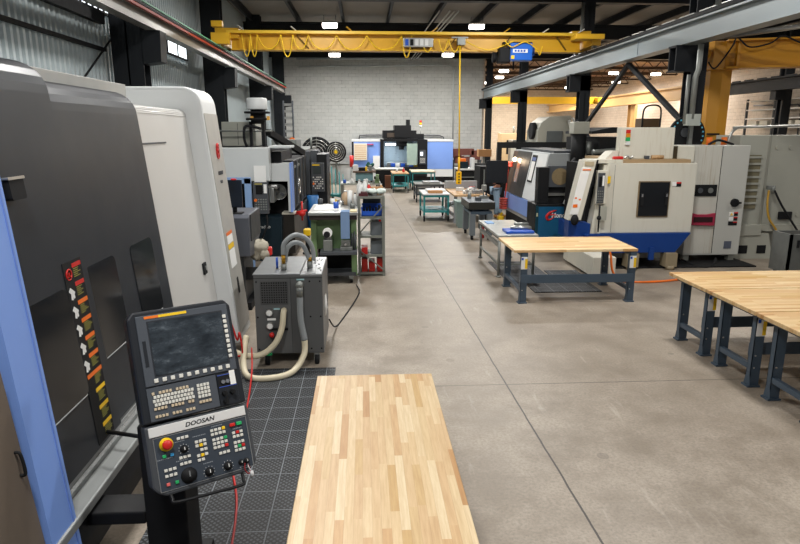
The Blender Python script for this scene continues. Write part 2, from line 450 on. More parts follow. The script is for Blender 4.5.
struct('trim_8', MB().box(-5.12, -5.0, 6, 13.2, 4.78, 4.98), m_blackm)
# dark board fascia where the roof drops to the far hall
struct('trim_9', MB().box(7.2, 21.4, 37.3, 37.45, 6.95, 7.62), m_steel)

# conduit on the block wall
def conduit(name, pts, r, label, m=None):
    return tag(MB().pipe(pts, r, 8).build(name, m or m_alu), label, 'pipe')
conduit('conduit_pipe', [(-3.6, 37.3, 6.33), (4.7, 37.3, 6.45), (5.1, 37.3, 6.42), (5.28, 37.3, 6.2), (5.3, 37.3, 1.9)], .045, 'grey conduit running high along the white block wall and turning down', mat('grey_conduit', '#c4c8c6', .4, .1))
conduit('conduit_pipe', [(-.25, 37.35, 2.2), (-.2, 37.35, 2.5), (.2, 37.35, 2.52), (4.5, 37.35, 2.5), (4.75, 37.35, 2.4), (4.8, 37.35, 2.2)], .03, 'thin dark conduit behind the blue machine on the block wall', m_dgrey)
for i, x in enumerate((2.6, 2.95, 3.1, 3.25)):
    conduit('conduit_pipe', [(x, 22, 6.66), (x - .25, 37, 6.66)], .025, ('single thin conduit running under the roof above the crane', 'outer of three close conduits under the roof', 'middle of three close conduits under the roof', 'inner of three close conduits under the roof')[i])
conduit('conduit_pipe', [(-3.6, 36, 6.62), (5, 36, 6.7)], .05, 'fat horizontal pipe below the dark roof beam over the block wall', m_hoseg)

# ------------------------------------------------------------------ lamps
def hi_lamp(x, y, z, label, power, warm=False, group=None):
    t = thing('high_bay_lamp', label, 'ceiling lamp', (x, y, z), group=group)
    MB().box(x - .3, x + .3, y - .2, y + .2, z + .1, z + .17, .02).build('housing', m_alu, t)
    MB().box(x - .27, x + .27, y - .17, y + .17, z - .03, z + .11, .04).build('diffuser', m_glow, t)
    for k in (-.22, .22): MB().cyl((x + k, y, z + .16), (x + k, y, z + .4), .01, seg=6).build('hanger', m_steel, t)
    L = bpy.data.lights.new('lamp_light', 'AREA'); L.shape = 'RECTANGLE'; L.size = .8; L.size_y = .4; L.energy = power
    L.color = ((1, .92, .82) if y > 30 else (1, .96, .9)) if warm else (1, .98, .95)
    lo = bpy.data.objects.new('lamp_light', L); COL.objects.link(lo); lo.location = (0, 0, -.06); lo.parent = t
    return t
PW = 300
for x, y, s in ((-1.17, 24.4, 'high bay lamp above the festooned half of the yellow crane'), (4.29, 24.4, 'bright high bay lamp glowing above the crane girder beside the blue hoist'),
             (-1.35, 32.3, 'high bay lamp glowing below the crane girder over the block wall'), (4.23, 32.0, 'high bay lamp glowing below the crane girder beside the hanging yellow cable')):
    hi_lamp(x, y, 6.5 if y < 30 else 6.36, s, PW * (1.7 if y > 30 else 1))
for i, (x, y) in enumerate(((-1.2, 16.6), (4.3, 16.6), (-1.2, 8.8), (4.3, 8.8), (-1.2, 1.2), (4.3, 1.2))):
    hi_lamp(x, y, 6.6, 'high bay lamp hung out of view over the front of the shop', PW, group='high bay lamps over the front of the shop')
far = [(8.7, 39.5, 'hung just past the first steel column'), (9.4, 44, 'above the far yellow crane'), (13.2, 45, 'over the far yellow crane end'), (16.0, 40.5, 'between the two legs of the V brace'),
       (19.0, 41, 'in the middle of the V brace opening'), (15.6, 47, 'deeper inside the V brace opening'), (19.2, 48, 'low in the V brace opening'), (20.2, 39, 'beside the ochre crane post'),
       (11.2, 52, 'far down the timber roofed hall'), (14.2, 58, 'farther down the timber roofed hall'), (17.5, 54, 'farther down near the tan runway'), (9.2, 49, 'added deep behind the second steel column to brighten the hall'), (10.5, 56, 'added deepest in the hall behind the columns to brighten it')]  # last two lamps are added to brighten the far hall
for i, (x, y, s) in enumerate(far):
    hi_lamp(x, y, 6.3, 'small high bay lamp ' + s, 400, True)
for x, y in ((12, 10), (12, 18), (12, 26), (17, 14), (17, 24), (12, 33)):
    hi_lamp(x, y, 6.6, 'high bay lamp hidden above the crane rail over the side hall', 150 if y > 16 else 130, True, 'high bay lamps over the side hall')
# ------------------------------------------------------------------ the big turning centre on the left
def DX(z, off=0.): return -1.75 - .1 * (z - 1) + off
NRM = Vector((1, 0, .1)).normalized()
def dplate(y0, y1, z0, z1, off, th=.03, r=.05, skew=0.):
    """rounded plate lying in the sloping front plane"""
    pts = []
    for (cy, cz, a0) in ((y1 - r, z1 - r, 0), (y0 + r, z1 - r, 90), (y0 + r, z0 + r, 180), (y1 - r, z0 + r, 270)):
        for k in range(4):
            a = math.radians(a0 + k * 30); pts.append((cy + r * math.cos(a), cz + r * math.sin(a)))
    mb = MB(); mb.slab([(DX(z, off), y + skew * (z - z0), z) for y, z in pts], NRM, th); return mb
tc = thing('turning_center', 'huge graphite and white lathe with sloping doors filling the side of the aisle', 'machine tool', (-2.6, 4.5, 0))
MB().prism([(-4.2, .2), (-1.95, .2), (-1.95, .72), (DX(.8, -.08), .8), (DX(2.9, -.1), 2.9), (-2.6, 3.02), (-4.2, 3.0)], .6, 5.6).build('body', m_blackm, tc)
def cover(y0, y1, off, z0, top=3.0, k=.0):
    P = [(DX(z0, off), z0), (DX(top, off), top)]
    cx, cz = DX(top, off) - .22, top + .0
    for a in (15, 30, 45, 60, 75): P.append((cx + .22 * math.cos(math.radians(a)), cz + .2 * math.sin(math.radians(a))))
    P += [(cx - .25, cz + .22), (cx - .25, cz + .17)]
    for a in (75, 60, 45, 30, 15): P.append((cx + .19 * math.cos(math.radians(a)), cz + .17 * math.sin(math.radians(a))))
    P += [(DX(top, off - .03), top), (DX(z0, off - .03), z0)]
    return MB().prism(P, y0, y1)
cv = cover(.8, 4.06, .03, .78, 2.97).build('front_cover', m_lathe, tc)
dr = cover(4.0, 5.62, 0., .78, 2.88).build('sliding_door', m_lathe, tc)
dplate(3.0, 3.73, 1.15, 1.83, .035, .02).build('window', m_glass, cv)
dplate(4.09, 4.57, 1.23, 1.87, .005, .03).build('window', m_glass, dr)
dplate(4.88, 5.37, 1.24, 1.87, .005, .03).build('window', m_glass, dr)
MB().box(-2.5, -2.22, 4.2, 6.2, 3.02, 3.175, .006).build('roof_panel', mat('pale_grey_paint', '#a9aaa6', .45), tc)
dplate(3.3, 3.44, 2.4, 2.52, .09, .06, .015).build('door_handle', m_blackm, tc)
dplate(3.29, 3.45, 2.505, 2.52, .095, .06, .006).build('handle_trim', m_alu, tc)
for (y0, y1, z0, o_, pr_) in ((3.2, 3.7, 1.155, .036, cv), (4.12, 4.54, 1.235, .006, dr), (4.91, 5.34, 1.245, .006, dr)): dplate(y0, y1, z0 - .006, z0, o_ + .001, .004, .002).build('window_edge', mat('pale_edge', '#b9bcbc', .4), pr_)
# periwinkle frame of the near door and the brown panel before it
MB().slab([(DX(.35, .1), 3.14, .35), (DX(3.1, .1), 3.24, 3.1), (DX(3.1, .1), 2.97, 3.1), (DX(.35, .1), 2.88, .35)], NRM, .16).build('door_post', m_blue, tc)
MB().slab([(DX(.35, .105), 3.11, .35), (DX(3.1, .105), 3.21, 3.1), (DX(3.1, .105), 3.2, 3.1), (DX(.35, .105), 3.1, .35)], NRM, .03).build('post_rib', mat('periwinkle_shade', '#6a89cf', .4), tc)
nb = dplate(1.2, 2.87, .35, 1.7, .08, .1, .06).build('access_door', mat('bronze_grey_paint', '#71665b', .38, .1), tc)
dplate(1.5, 2.5, .45, 1.2, .095, .03, .06).build('window', mat('bronze_window', '#857565', .2), nb)
hd = MB(); hd.tube([(DX(1.12, .08), 2.82, 1.12), (DX(1.12, .105), 2.82, 1.13), (DX(1.24, .105), 2.82, 1.23), (DX(1.24, .08), 2.82, 1.24)], .008); hd.build('handle', m_blackm, nb)
# sill and base
MB().box(-1.92, -1.6, 1.2, 6.6, .6, .66, .01).box(-1.86, -1.72, 1.2, 6.6, .66, .76).build('sill', mat('satin_sill', '#8d908f', .5, .2, .06), tc)
MB().box(-1.75, -1.71, 1.2, 6.6, .7, .73).build('door_rail', m_chrome, tc)
MB().box(-1.66, -1.63, 1.2, 6.6, .42, .6).box(-2, -1.8, 1.2, 7.3, .05, .45).build('base_skirt', m_black, tc)
MB().box(-1.75, -1.3, 3.3, 3.5, .5, .58, .01).build('pendant_bracket', m_black, tc)
MB().cyl((-1.75, 3.85, .83), (-1.3, 3.7, .83), .014, seg=8).build('support_rod', m_black, tc)
# white end covers
def endcover(y0, y1, off, z0, top, r, back):
    P = [(DX(z0, off), z0), (DX(top - r, off), top - r)]
    cx, cz = DX(top - r, off) - r, top - r
    for a in (15, 30, 45, 60, 75, 90): P.append((cx + r * math.cos(math.radians(a)), cz + r * math.sin(math.radians(a))))
    P += [(back, top), (back, z0)]
    return MB().prism(P, y0, y1, bev=.035)
e1 = endcover(5.62, 7.45, -.07, .3, 2.98, .07, -3.6).build('end_cover', mat('warm_white_paint', '#cfceca', .38, 0, .03, 2), tc)
e2 = endcover(7.4, 8.12, .125, .18, 3.24, .2, -4.15).build('end_cover', m_white, tc)
dplate(7.44, 8.08, .3, 2.95, .13, .01, .02).build('front_strip', mat('warm_grey_paint', '#a9a7a1', .4), e2)
dplate(5.65, 6.5, 2.63, 2.645, -.064, .01, .005).build('seam', m_dgrey, e1)
lt = dplate(7.0, 7.12, 1.15, 1.28, -.05, .03, .01).build('latch', m_blackm, e1)
dplate(7.06, 7.115, 1.19, 1.24, -.045, .02, .01).build('latch_button', m_alu, lt)
lg = MB()
for k in range(3): lg.ring((DX(2.5, .138), 7.78, 2.48 + .04 * k), .055 - .008 * k, .012, 'X', 14, 6)
lg.build('maker_emblem', m_red, e2)
ml = MB()
for k in range(6): ml.box(DX(2.25, .13), DX(2.25, .136), 7.66 + k * .04, 7.685 + k * .04, 2.23, 2.275)
for k in range(3): ml.box(DX(2.15, .13), DX(2.15, .136), 7.7 + k * .04, 7.725 + k * .04, 2.13, 2.165)
ml.build('model_lettering', m_dgrey, e2)
dplate(7.55, 7.85, 1.5, 1.54, .134, .004, .004).build('caution_label', m_orange, e2)
dplate(7.55, 7.85, 1.4, 1.5, .134, .004, .004).build('caution_label', m_paper, e2)
dplate(7.55, 7.85, 1.33, 1.39, .134, .004, .004).build('caution_label', m_tyel, e2)
dplate(7.55, 7.85, 1.1, 1.32, .134, .004, .004).build('caution_label', m_paper, e2)
dplate(7.7, 7.78, .75, .95, .136, .004, .01).build('lock', m_blackm, e2)
# the column of warning labels down the door
lab = dplate(3.7, 3.94, .8, 1.97, .034, .003, .004, .04).build('warning_label', m_blackm, tc)
hs = ['red', 'red', 'o', 'o', 'o', 'o', 'o', 'y', 'y', 'y']
step = 1.16 / 10
for i, h in enumerate(hs):
    zt = 1.955 - i * step; sk = .04
    def at(y0, y1, z0, z1, m, nm): 
        d = sk * (z0 - .8)
        dplate(3.715 + d + y0 * 1.2, 3.715 + d + y1 * 1.2, z0, z1, .0358, .0015, .003, sk).build(nm, m, lab)
    hm = {'red': m_red, 'o': m_orange, 'y': m_tyel}[h]
    at(.08 if h == 'red' else .01 if i == 6 else .07, .18, zt - .03, zt - .004, hm, 'label_header')
    for k in range(5):
        at(.085, .13 + .05 * random.random(), zt - .042 - k * .012, zt - .037 - k * .012, mat('label_text_olive', '#8f8a3c', .6), 'label_line')
    if i < 6:
        mm = m_red if i == 0 else m_paper
        d = sk * (zt - .06 - .8) - .235
        mb = MB()
        if i == 0:
            mb.ring((DX(zt - .06, .036), 3.99 + d, zt - .062), .033, .005, 'X', 18, 6).bar((DX(zt - .04, .037), 3.97 + d, zt - .04), (DX(zt - .085, .037), 4.01 + d, zt - .085), .004, .008)
            mb.box(DX(zt - .06, .033), DX(zt - .06, .036), 3.975 + d, 4.005 + d, zt - .08, zt - .05)
        else:
            mb.bar((DX(zt - .04, .036), 3.96 + d, zt - .035), (DX(zt - .08, .036), 4.005 + d, zt - .07), .003, .03).bar((DX(zt - .06, .036), 3.985 + d, zt - .05), (DX(zt - .1, .036), 3.972 + d, zt - .1), .003, .02).bar((DX(zt - .08, .036), 3.995 + d, zt - .06), (DX(zt - .1, .036), 4.0 + d, zt - .095), .003, .014)
        mb.build('label_pictogram', mm, lab)

# ------------------------------------------------------------------ control pendant
pen = thing('control_pendant', 'grey machine control pendant with screen keypads and red emergency stop', 'control panel', (-.957, 3.257, 1.333), (-.347, 0, .524))
PL_ = dict(local=True)
def pbox(name, u0, u1, v0, v1, d0, d1, m, par=None, bev=0.):
    """box on the pendant: u across, v up, d0..d1 out of the face"""
    return MB().box(u0, u1, -d1, -d0, v0, v1, bev).build(name, m, par or pen, True)
m_pk = mat('pendant_charcoal', '#24272c', .42, 0, .06, 8)
m_pg = mat('pendant_grey', '#4b5057', .45, 0, .05, 8)
case = MB(); case.prism([(-.28, -.11), (-.28, .455), (-.25, .492), (.25, .492), (.28, .455), (.28, -.11)], -.012, .12, bev=.012)
case.build('housing', m_pk, pen, True)
c2 = MB(); c2.prism([(-.28, -.12), (.28, -.12), (.283, -.44), (.26, -.47), (.22, -.494), (-.22, -.494), (-.26, -.47), (-.283, -.44)], -.02, .1, bev=.012)
c2.build('lower_housing', mat('pendant_edge_grey', '#45484c', .5), pen, True)
pbox('screen_bezel', -.238, .258, .085, .466, .012, .02, m_pg, None, .004)
pbox('bezel_recess', -.186, .225, .128, .432, .0201, .021, mat('bezel_dark', '#2c2f34', .4))
def screen_mat():
    t = NT('smeared_screen'); o = t.obj()
    n = t.noise(t.scale(o, 3, 3, 7), 2.2, 6, .65)
    col = t.ramp(n, [(.4, lin('#23282d')), (.6, lin('#3c444b')), (.72, lin('#7d8890'))])
    return t.bsdf(col, t.ramp(n, [(.35, (.08, .08, .08, 1)), (.7, (.4, .4, .4, 1))]), 0)
pbox('screen', -.178, .216, .136, .424, .021, .0225, screen_mat())
pbox('maker_strip', -.194, .03, .446, .46, .02, .022, m_tyel)
pbox('maker_strip', -.194, -.12, .4465, .4595, .022, .0225, m_orange)
kb = MB()
for i in range(10): kb.box(-.193 + i * .0432, -.171 + i * .0432, -.028, -.02, .1, .122, .003)
kb.build('soft_key_row', m_key, pen, True)
kb = MB()
for i in range(9): kb.box(.222, .242, -.028, -.02, .385 - i * .0285, .405 - i * .0285, .003)
kb.build('side_key_column', m_key, pen, True)
pbox('card_slot', -.222, -.204, .19, .33, .02, .0215, m_pk)
pbox('keyboard_panel', -.238, .13, -.1, .078, .012, .018, m_pg)
kb = MB(); kt = MB()
for r in range(5):
    for c in range(12):
        x = -.215 + c * .0178 + (r % 2) * .006; z = .038 - r * .0205
        if r == 0 or r == 4: 
            if (c * 7 + r) % 5 != 2: kt.box(x, x + .0135, -.026, -.018, z, z + .015, .002)
        else: kb.box(x, x + .0145, -.026, -.018, z, z + .0165, .002)
for r in range(4):
    for c in range(4): kb.box(.02 + c * .0178, .0345 + c * .0178, -.026, -.018, .03 - r * .0205, .0465 - r * .0205, .002)
for c in range(12):
    if c not in (4, 8): kt.box(-.215 + c * .0178, -.2015 + c * .0178, -.026, -.018, -.085, -.07, .002)
for c in range(4): kt.box(.02 + c * .0178, .0345 + c * .0178, -.026, -.018, -.06, -.045, .002)
kb.build('key_block', m_key, pen, True); kt.build('key_block', m_keyt, pen, True)
pbox('switch_panel', .135, .245, -.105, .075, .012, .019, m_pk, None, .003)
bl = pbox('switch_plate', .14, .24, .0, .07, .019, .0215, m_blackm)
MB().box(.14, .24, -.023, -.02, .066, .07).box(.14, .24, -.023, -.02, 0, .004).build('plate_border', mat('blue_line', '#3c58b0', .5), pen, True)
for x in (.165, .19): MB().cyl((x, -.022, .03), (x, -.034, .03), .011, seg=14).build('selector_switch', m_chrome, pen, True)
pbox('paper_tag', .207, .238, .005, .085, .022, .024, m_paper)
for x, z in ((.165, -.035), (.21, -.035), (.165, -.08)): MB().cyl((x, -.019, z), (x, -.045, z), .016, .012, seg=16).box(x - .004, x + .004, -.05, -.044, z - .013, z + .013).build('port_cap', m_blackm, pen, True)
# silver band with the maker's lettering
pbox('silver_band', -.262, .262, -.18, -.128, .012, .024, mat('satin_silver', '#dcdcda', .35, .1, .03), None, .003)
text('maker_lettering', 'DOOSAN', .032, m_blackm, pen, Matrix.Translation((.004, -.0245, -.155)) @ Matrix.Rotation(PI / 2, 4, 'X'), .0008, .0008, 1.15, True, .25)
pbox('operator_panel', -.245, .258, -.468, -.188, .012, .0215, mat('operator_panel_slate', '#3b424b', .4), None, .003)
fr = MB()
for (u0, u1, v0, v1) in ((-.247, -.243, -.47, -.186), (.256, .26, -.47, -.186), (-.247, .26, -.47, -.467), (-.247, .26, -.189, -.186)): fr.box(u0, u1, -.023, -.02, v0, v1)
fr.build('panel_border', m_alu, pen, True)
MB().lathe([(.036, 0), (.036, -.006), (.02, -.01), (.02, -.028)], (-.184, -.0215, -.23), 'Y', 28).build('emergency_stop_collar', m_tyel, pen, True)
MB().lathe([(.012, -.02), (.025, -.024), (.026, -.036), (.018, -.042), (0, -.043)], (-.184, -.0215, -.23), 'Y', 28).build('emergency_stop_button', m_red, pen, True)
def keys(u0, v0, nc, nr, p=.0215, q=.0215, skip=()):
    wk = MB()
    for r in range(nr):
        for c in range(nc):
            if (c, r) in skip: continue
            wk.box(u0 + c * p - .0085, u0 + c * p + .0085, -.028, -.0215, v0 - r * q - .0075, v0 - r * q + .0075, .002)
    wk.build('key_block', m_key, pen, True)
keys(-.119, -.216, 3, 1); keys(-.122, -.319, 3, 1); keys(-.123, -.352, 3, 1)
keys(-.03, -.258, 3, 2, skip=((1, 1),)); keys(-.008, -.305, 2, 1); keys(-.03, -.333, 3, 1, skip=((1, 0),)); keys(-.03, -.357, 2, 1)
keys(.06, -.22, 4, 2, skip=((3, 0),)); keys(.063, -.272, 4, 3, skip=((3, 0), (3, 2))); keys(.088, -.352, 3, 1)
keys(.176, -.262, 3, 2, skip=((1, 0),)); keys(.176, -.317, 3, 3, skip=((1, 1), (2, 1)))
keys(-.206, -.363, 3, 2, .0225, .03)
for u, v, m in ((-.203, -.289, m_lgreen), (-.164, -.289, mat('sky_blue_lens', '#3fa4e0', .4)), (-.0085, -.2795, m_tyel), (-.0085, -.333, m_tyel), (.1245, -.22, m_tyel),
                (.1275, -.272, m_lgreen), (.1275, -.315, m_red), (.1975, -.262, m_red), (.1975, -.3385, m_lgreen), (.219, -.3385, m_red), (-.205, -.436, mat('salmon_lens', '#e06a66', .4)), (-.16, -.436, m_lgreen)):
    pbox('lit_button', u - .009, u + .009, v - .008, v + .008, .0215, .03, m, None, .002)
pbox('stop_button', .16, .19, -.225, -.207, .0215, .034, m_red, None, .003); pbox('start_button', .198, .228, -.225, -.207, .0215, .034, m_lgreen, None, .003)
for u, v, r in ((-.099, -.278, .017), (-.094, -.42, .034), (.013, -.432, .019), (.116, -.43, .019), (.19, -.43, .012), (.222, -.43, .013)):
    d = MB().lathe([(r * 1.25, 0), (r * 1.25, -.004), (r, -.006), (r * .85, -.024), (0, -.025)], (u, -.0215, v), 'Y', 22).build('dial', m_blackm, pen, True)
    MB().box(u - r * .1, u + r * .1, -.049, -.046, v - r * .1, v + r * .8).build('dial_pointer', m_alu if r > .03 else m_paper, d, True)
    if .015 < r < .03:
        tk = MB()
        for k in range(9):
            a = math.radians(-45 + k * 33); tk.box(u + 1.55 * r * math.cos(a) - .0015, u + 1.55 * r * math.cos(a) + .0015, -.0225, -.0214, v + 1.55 * r * math.sin(a) - .0015, v + 1.55 * r * math.sin(a) + .0015)
        tk.build('dial_scale', m_paper, d, True)
tx = MB()
for u, v, wd in ((-.2, -.305, .08), (-.119, -.234, .06), (-.119, -.335, .06), (.09, -.202, .06), (.2, -.243, .05), (.013, -.385, .05), (-.01, -.23, .07), (.2, -.46, .04)):
    k = 0
    while k < wd: tx.box(u - wd / 2 + k, u - wd / 2 + k + .006, -.0222, -.0214, v, v + .004); k += .009
tx.build('legend_lettering', mat('legend_grey', '#8f959b', .6), pen, True)
MB().tube([(-.2, 0, -.48), (-.195, -.02, -.515), (-.18, -.03, -.535), (0, -.032, -.545), (.17, -.03, -.552), (.188, -.02, -.53), (.19, 0, -.48)], .009, 10, 6).build('grab_handle', m_black, pen, True)
kl = MB(); kl.cyl((.222, -.03, -.45), (.235, -.035, -.5), .004, seg=6).cyl((.235, -.035, -.49), (.238, -.036, -.525), .011, seg=10); kl.build('key_lanyard', mat('clear_grey', '#c9c9c9', .2), pen, True)
MB().tube([(.21, -.03, -.44), (.2, -.04, -.47), (.215, -.04, -.5), (.23, -.035, -.49), (.226, -.03, -.45)], .003, 6, 5).build('lanyard_cord', mat('dark_red_cord', '#8f2026', .6), pen, True)
# column behind it
st = thing('pendant_pedestal', 'black square pedestal carrying the control pendant beside the lathe', 'stand', (-1.17, 3.45, 0))
MB().box(-1.3, -1.06, 3.3, 3.56, .12, 1.12, .01).build('post', m_blackm, st)
MB().box(-1.32, -1.08, 3.42, 3.66, 1.1, 1.3).build('swivel_block', m_blackm, st)
MB().box(-1.42, -1.02, 3.25, 3.7, .016, .12, .02).build('base_plate', m_black, st)

# ------------------------------------------------------------------ rubber mat, butcher block bench, chiller
def rubber_mat(name):
    t = NT(name); o = t.obj()
    def grid(vec, px, py, th):
        sp = t.n('ShaderNodeSeparateXYZ'); t.l(vec, sp.inputs[0])
        a = t.math('ABSOLUTE', t.math('SUBTRACT', t.math('FRACT', t.math('DIVIDE', sp.outputs[0], px)), .5))
        b = t.math('ABSOLUTE', t.math('SUBTRACT', t.math('FRACT', t.math('DIVIDE', sp.outputs[1], py)), .5))
        return t.math('MAXIMUM', t.math('GREATER_THAN', a, .5 - th), t.math('GREATER_THAN', b, .5 - th))
    ho = t.n('ShaderNodeMapping'); ho.inputs['Rotation'].default_value = (0, 0, PI / 4); t.l(o, ho.inputs['Vector'])
    web = grid(ho.outputs[0], .032, .032, .22)
    seam = grid(o, .25, .25, .016)
    col = t.mix(web, lin('#565b60'), lin('#0f1012'))
    col = t.mix(seam, col, lin('#7e848a'))
    return t.bsdf(col, .55, 0, t.math('MAXIMUM', web, seam), .8, .012)
m_mat = rubber_mat('perforated_rubber')
tag(MB().box(-1.56, -.36, 1.8, 6.96, .0, .016, .004).build('floor_mat', m_mat), 'black perforated rubber mat running between the big lathe and butcher block bench', 'floor mat')

bench_top = butcher('butcher_block', 'X'); bench_top_y = butcher('butcher_block_long', 'Y', .047, .4, (.93, .95, 1.0))
def tube_leg(mb, x, y, z1, sx, w=.075):
    """a pressed steel leg: two flanges and a web, spreading foot"""
    mb.box(x - w / 2, x + w / 2, y - .004, y + .004, .02, z1).box(x - w / 2, x - w / 2 + .006, y - .03, y + .03, .02, z1).box(x + w / 2 - .006, x + w / 2, y - .03, y + .03, .02, z1)
    mb.box(x - w * .7, x + w * .7, y - .05, y + .05, 0, .02)
def workbench(label, x0, x1, y0, y1, h, topm, group=None, along='X', tags=(), stringer=True, th=.045, ins=.04):
    """steel frame workbench with a maple top; the legs stand at the ends of the long axis"""
    t = thing('workbench', label, 'workbench', ((x0 + x1) / 2, (y0 + y1) / 2, 0), group=group)
    MB().box(x0, x1, y0, y1, h - th, h, .004, 1).build('bench_top', topm, t)
    zt = h - th
    if along == 'X':
        for ex in (x0 + .12, x1 - .12):
            for ey in (y0 + ins, y1 - ins):
                lg = MB(); lg.box(ex - .004, ex + .105, ey - .036, ey - .03, .02, zt).box(ex - .004, ex + .004, ey - .036, ey + .036, .02, zt).box(ex - .004, ex + .105, ey + .03, ey + .036, .02, zt)
                lg.box(ex - .03, ex + .115, ey - .06, ey + .06, 0, .02).prism([(ey - .055, .02), (ey + .055, .02), (ey + .036, .12), (ey - .036, .12)], ex - .006, ex + .0, 'X')
                lo = lg.build('leg', m_benchst, t)
                for zz in (.22, .36): MB().cyl((ex + .03, ey - .036, zz), (ex + .03, ey - .042, zz), .01, seg=8).build('bolt', m_alu, lo)
            MB().box(ex - .01, ex + .055, y0 + .02, y1 - .02, zt - .06, zt, .004).build('end_rail', m_benchst, t)
            MB().box(ex, ex + .055, y0 + ins + .03, y1 - ins - .03, .19, .25, .003).build('foot_rail', m_benchst, t)
        if stringer: MB().box(x0 + .12, x1 - .06, y0 + ins + (.04 if stringer == 2 else -.052), y0 + ins + (.055 if stringer == 2 else -.037), .34, .48, .003).build('stringer', m_benchst, t)
    else:
        for ey in (y0 + .12, y1 - .12):
            for ex in (x0 + .06, x1 - .06):
                MB().box(ex - .03, ex + .03, ey - .025, ey + .025, 0, zt).build('leg', m_benchst, t)
            MB().box(x0 + .02, x1 - .02, ey - .03, ey + .03, zt - .06, zt).build('end_rail', m_benchst, t)
        MB().box((x0 + x1) / 2 - .01, (x0 + x1) / 2 + .01, y0 + .12, y1 - .12, .3, .44).build('stringer', m_benchst, t)
    for (tx_, ty) in tags:
        k = MB().box(tx_ - .006, tx_ + .095, ty - .046, ty - .038, zt - .27, zt - .07).build('hang_tag', m_paper, t, label='white and yellow hang tag')
        MB().box(tx_ + .055, tx_ + .096, ty - .0475, ty - .0455, zt - .26, zt - .1).build('yellow_print', m_tyel, k)
        MB().box(tx_ - .003, tx_ + .03, ty - .0475, ty - .0455, zt - .12, zt - .08).build('blue_print', m_bluep, k)
    return t
workbench('long butcher block workbench with striped maple top beside the black rubber mat', -.385, .522, 1.9, 4.635, .86, bench_top_y, along='Y')
bt = butcher('butcher_block_pale', 'X', .06, .7, (1.18, 1.16, 1.12))
workbench('single pale maple workbench with grey legs standing alone before the white lathe', 2.40, 4.43, 9.64, 10.85, .89, bt, None, 'X', ((2.52, 9.67), (4.31, 9.67)))
bt3 = [butcher('butcher_block_row%d' % k, 'X', .05, .62, (1.04, 1.03, 1.0)) for k in range(1)][0]
for (y0, y1, tg, s) in ((7.0, 7.91, True, 'the one of three in a row beside the hopper'), (6.03, 6.97, True, 'the middle one of three in a row'), (5.08, 6.0, True, 'the one of three farthest from the hopper')):
    workbench('maple topped workbench with slate legs, ' + s, 4.09, 6.3, y0, y1, .9, bt3, None, 'X', ((4.22, y0 + .16),), 2, ins=.16)

ch = thing('coolant_chiller', 'dark grey boxy chiller on casters with cream hoses and grille', 'chiller', (-.93, 7.75, 0))
X0, X1, Y0, Y1, Z0, Z1 = -1.3, -.5, 7.12, 8.15, .14, 1.11
m_ch = mat('chiller_grey', '#606161', .42, .1, .05, 3)
MB().box(X0, X1, Y0, Y1, Z0, Z1, .01).build('cabinet', m_ch, ch)
MB().box(X0 - .008, X1 - .26, Y0 - .008, Y1, Z1, Z1 + .015, .004).build('lid', mat('lid_steel', '#7d8082', .35, .5), ch)
MB().box(X1 - .25, X1 - .01, Y0 + .02, Y1 - .02, Z1, Z1 + .006).build('hatch', mat('hatch_steel', '#9b9ea0', .3, .5), ch)
sc_ = MB()
for i in range(26): 
    sx_, sy_ = X1 - .22 + random.random() * .19, Y0 + .06 + random.random() * .8; sc_.box(sx_, sx_ + .015, sy_, sy_ + .05, Z1 + .006, Z1 + .011)
sc_.build('hatch_print', m_dgrey, ch)
g = MB().box(X0 + .08, X0 + .39, Y0 - .004, Y0, .77, 1.03).build('grille', m_void, ch)
gr = MB()
for i in range(12): gr.box(X0 + .078 + i * .0278, X0 + .086 + i * .0278, Y0 - .01, Y0 - .002, .765, 1.035)
for i in range(10): gr.box(X0 + .078, X0 + .392, Y0 - .01, Y0 - .002, .765 + i * .029, .774 + i * .029)
gr.build('grille_bar', m_ch, g)
MB().box(X0, X1, Y0 - .003, Y0, 1.07, 1.075).build('lid_seam', m_blackm, ch)
MB().box(X0 + .425, X0 + .428, Y0 - .003, Y0, .15, 1.08).build('panel_seam', m_blackm, ch)
for z in (.66, .5):
    q = MB().cyl((X0 + .17, Y0, z), (X0 + .17, Y0 - .035, z), .042, seg=20).build('gauge', m_alu, ch)
    MB().cyl((X0 + .17, Y0 - .035, z), (X0 + .17, Y0 - .037, z), .034, seg=20).build('dial_face', m_paper, q)
MB().box(X0 + .22, X0 + .29, Y0 - .004, Y0, .69, .71).build('label_plate', mat('pale_cyan_label', '#9fc4c8', .5), ch)
MB().box(X0 + .14, X0 + .24, Y0 - .004, Y0, .56, .585).build('label_plate', m_paper, ch)
MB().box(X0 + .17, X0 + .38, Y0 - .02, Y0, .44, .465).build('valve_bracket', m_blackm, ch)
MB().sph((X0 + .19, Y0 - .04, .39), .032).build('drain_valve', m_red, ch)
MB().box(X0 + .1, X0 + .18, Y0 - .03, Y0, .13, .155).build('green_tag', m_lgreen, ch)
for x in (X0 + .03, X0 + .65, X1 - .03):
    for z in (.2, .6, 1.03): MB().cyl((x, Y0, z), (x, Y0 - .005, z), .011, seg=8).build('screw', m_blackm, ch)
so = MB(); so.tube([(X1 + .002, 7.5, .5), (X1 + .002, 7.44, .62), (X1 + .002, 7.5, .76)], [.008, .03, .008], 6, 8).tube([(X1 + .002, 7.6, .55), (X1 + .002, 7.56, .65), (X1 + .002, 7.64, .74)], [.006, .022, .006], 6, 8)
so.build('side_emblem', m_paper, ch)
for x in (X0 + .12, X1 - .09):
    for y in (Y0 + .04, Y1 - .06):
        cs = MB().box(x - .03, x + .03, y - .04, y + .04, .12, .14).box(x - .035, x - .028, y - .03, y + .03, .04, .11).box(x + .028, x + .035, y - .03, y + .03, .04, .11).build('caster', m_alu, ch)
        MB().cyl((x - .025, y - .02, .062), (x + .025, y - .02, .062), .062, seg=18).build('wheel', m_rubber, cs)
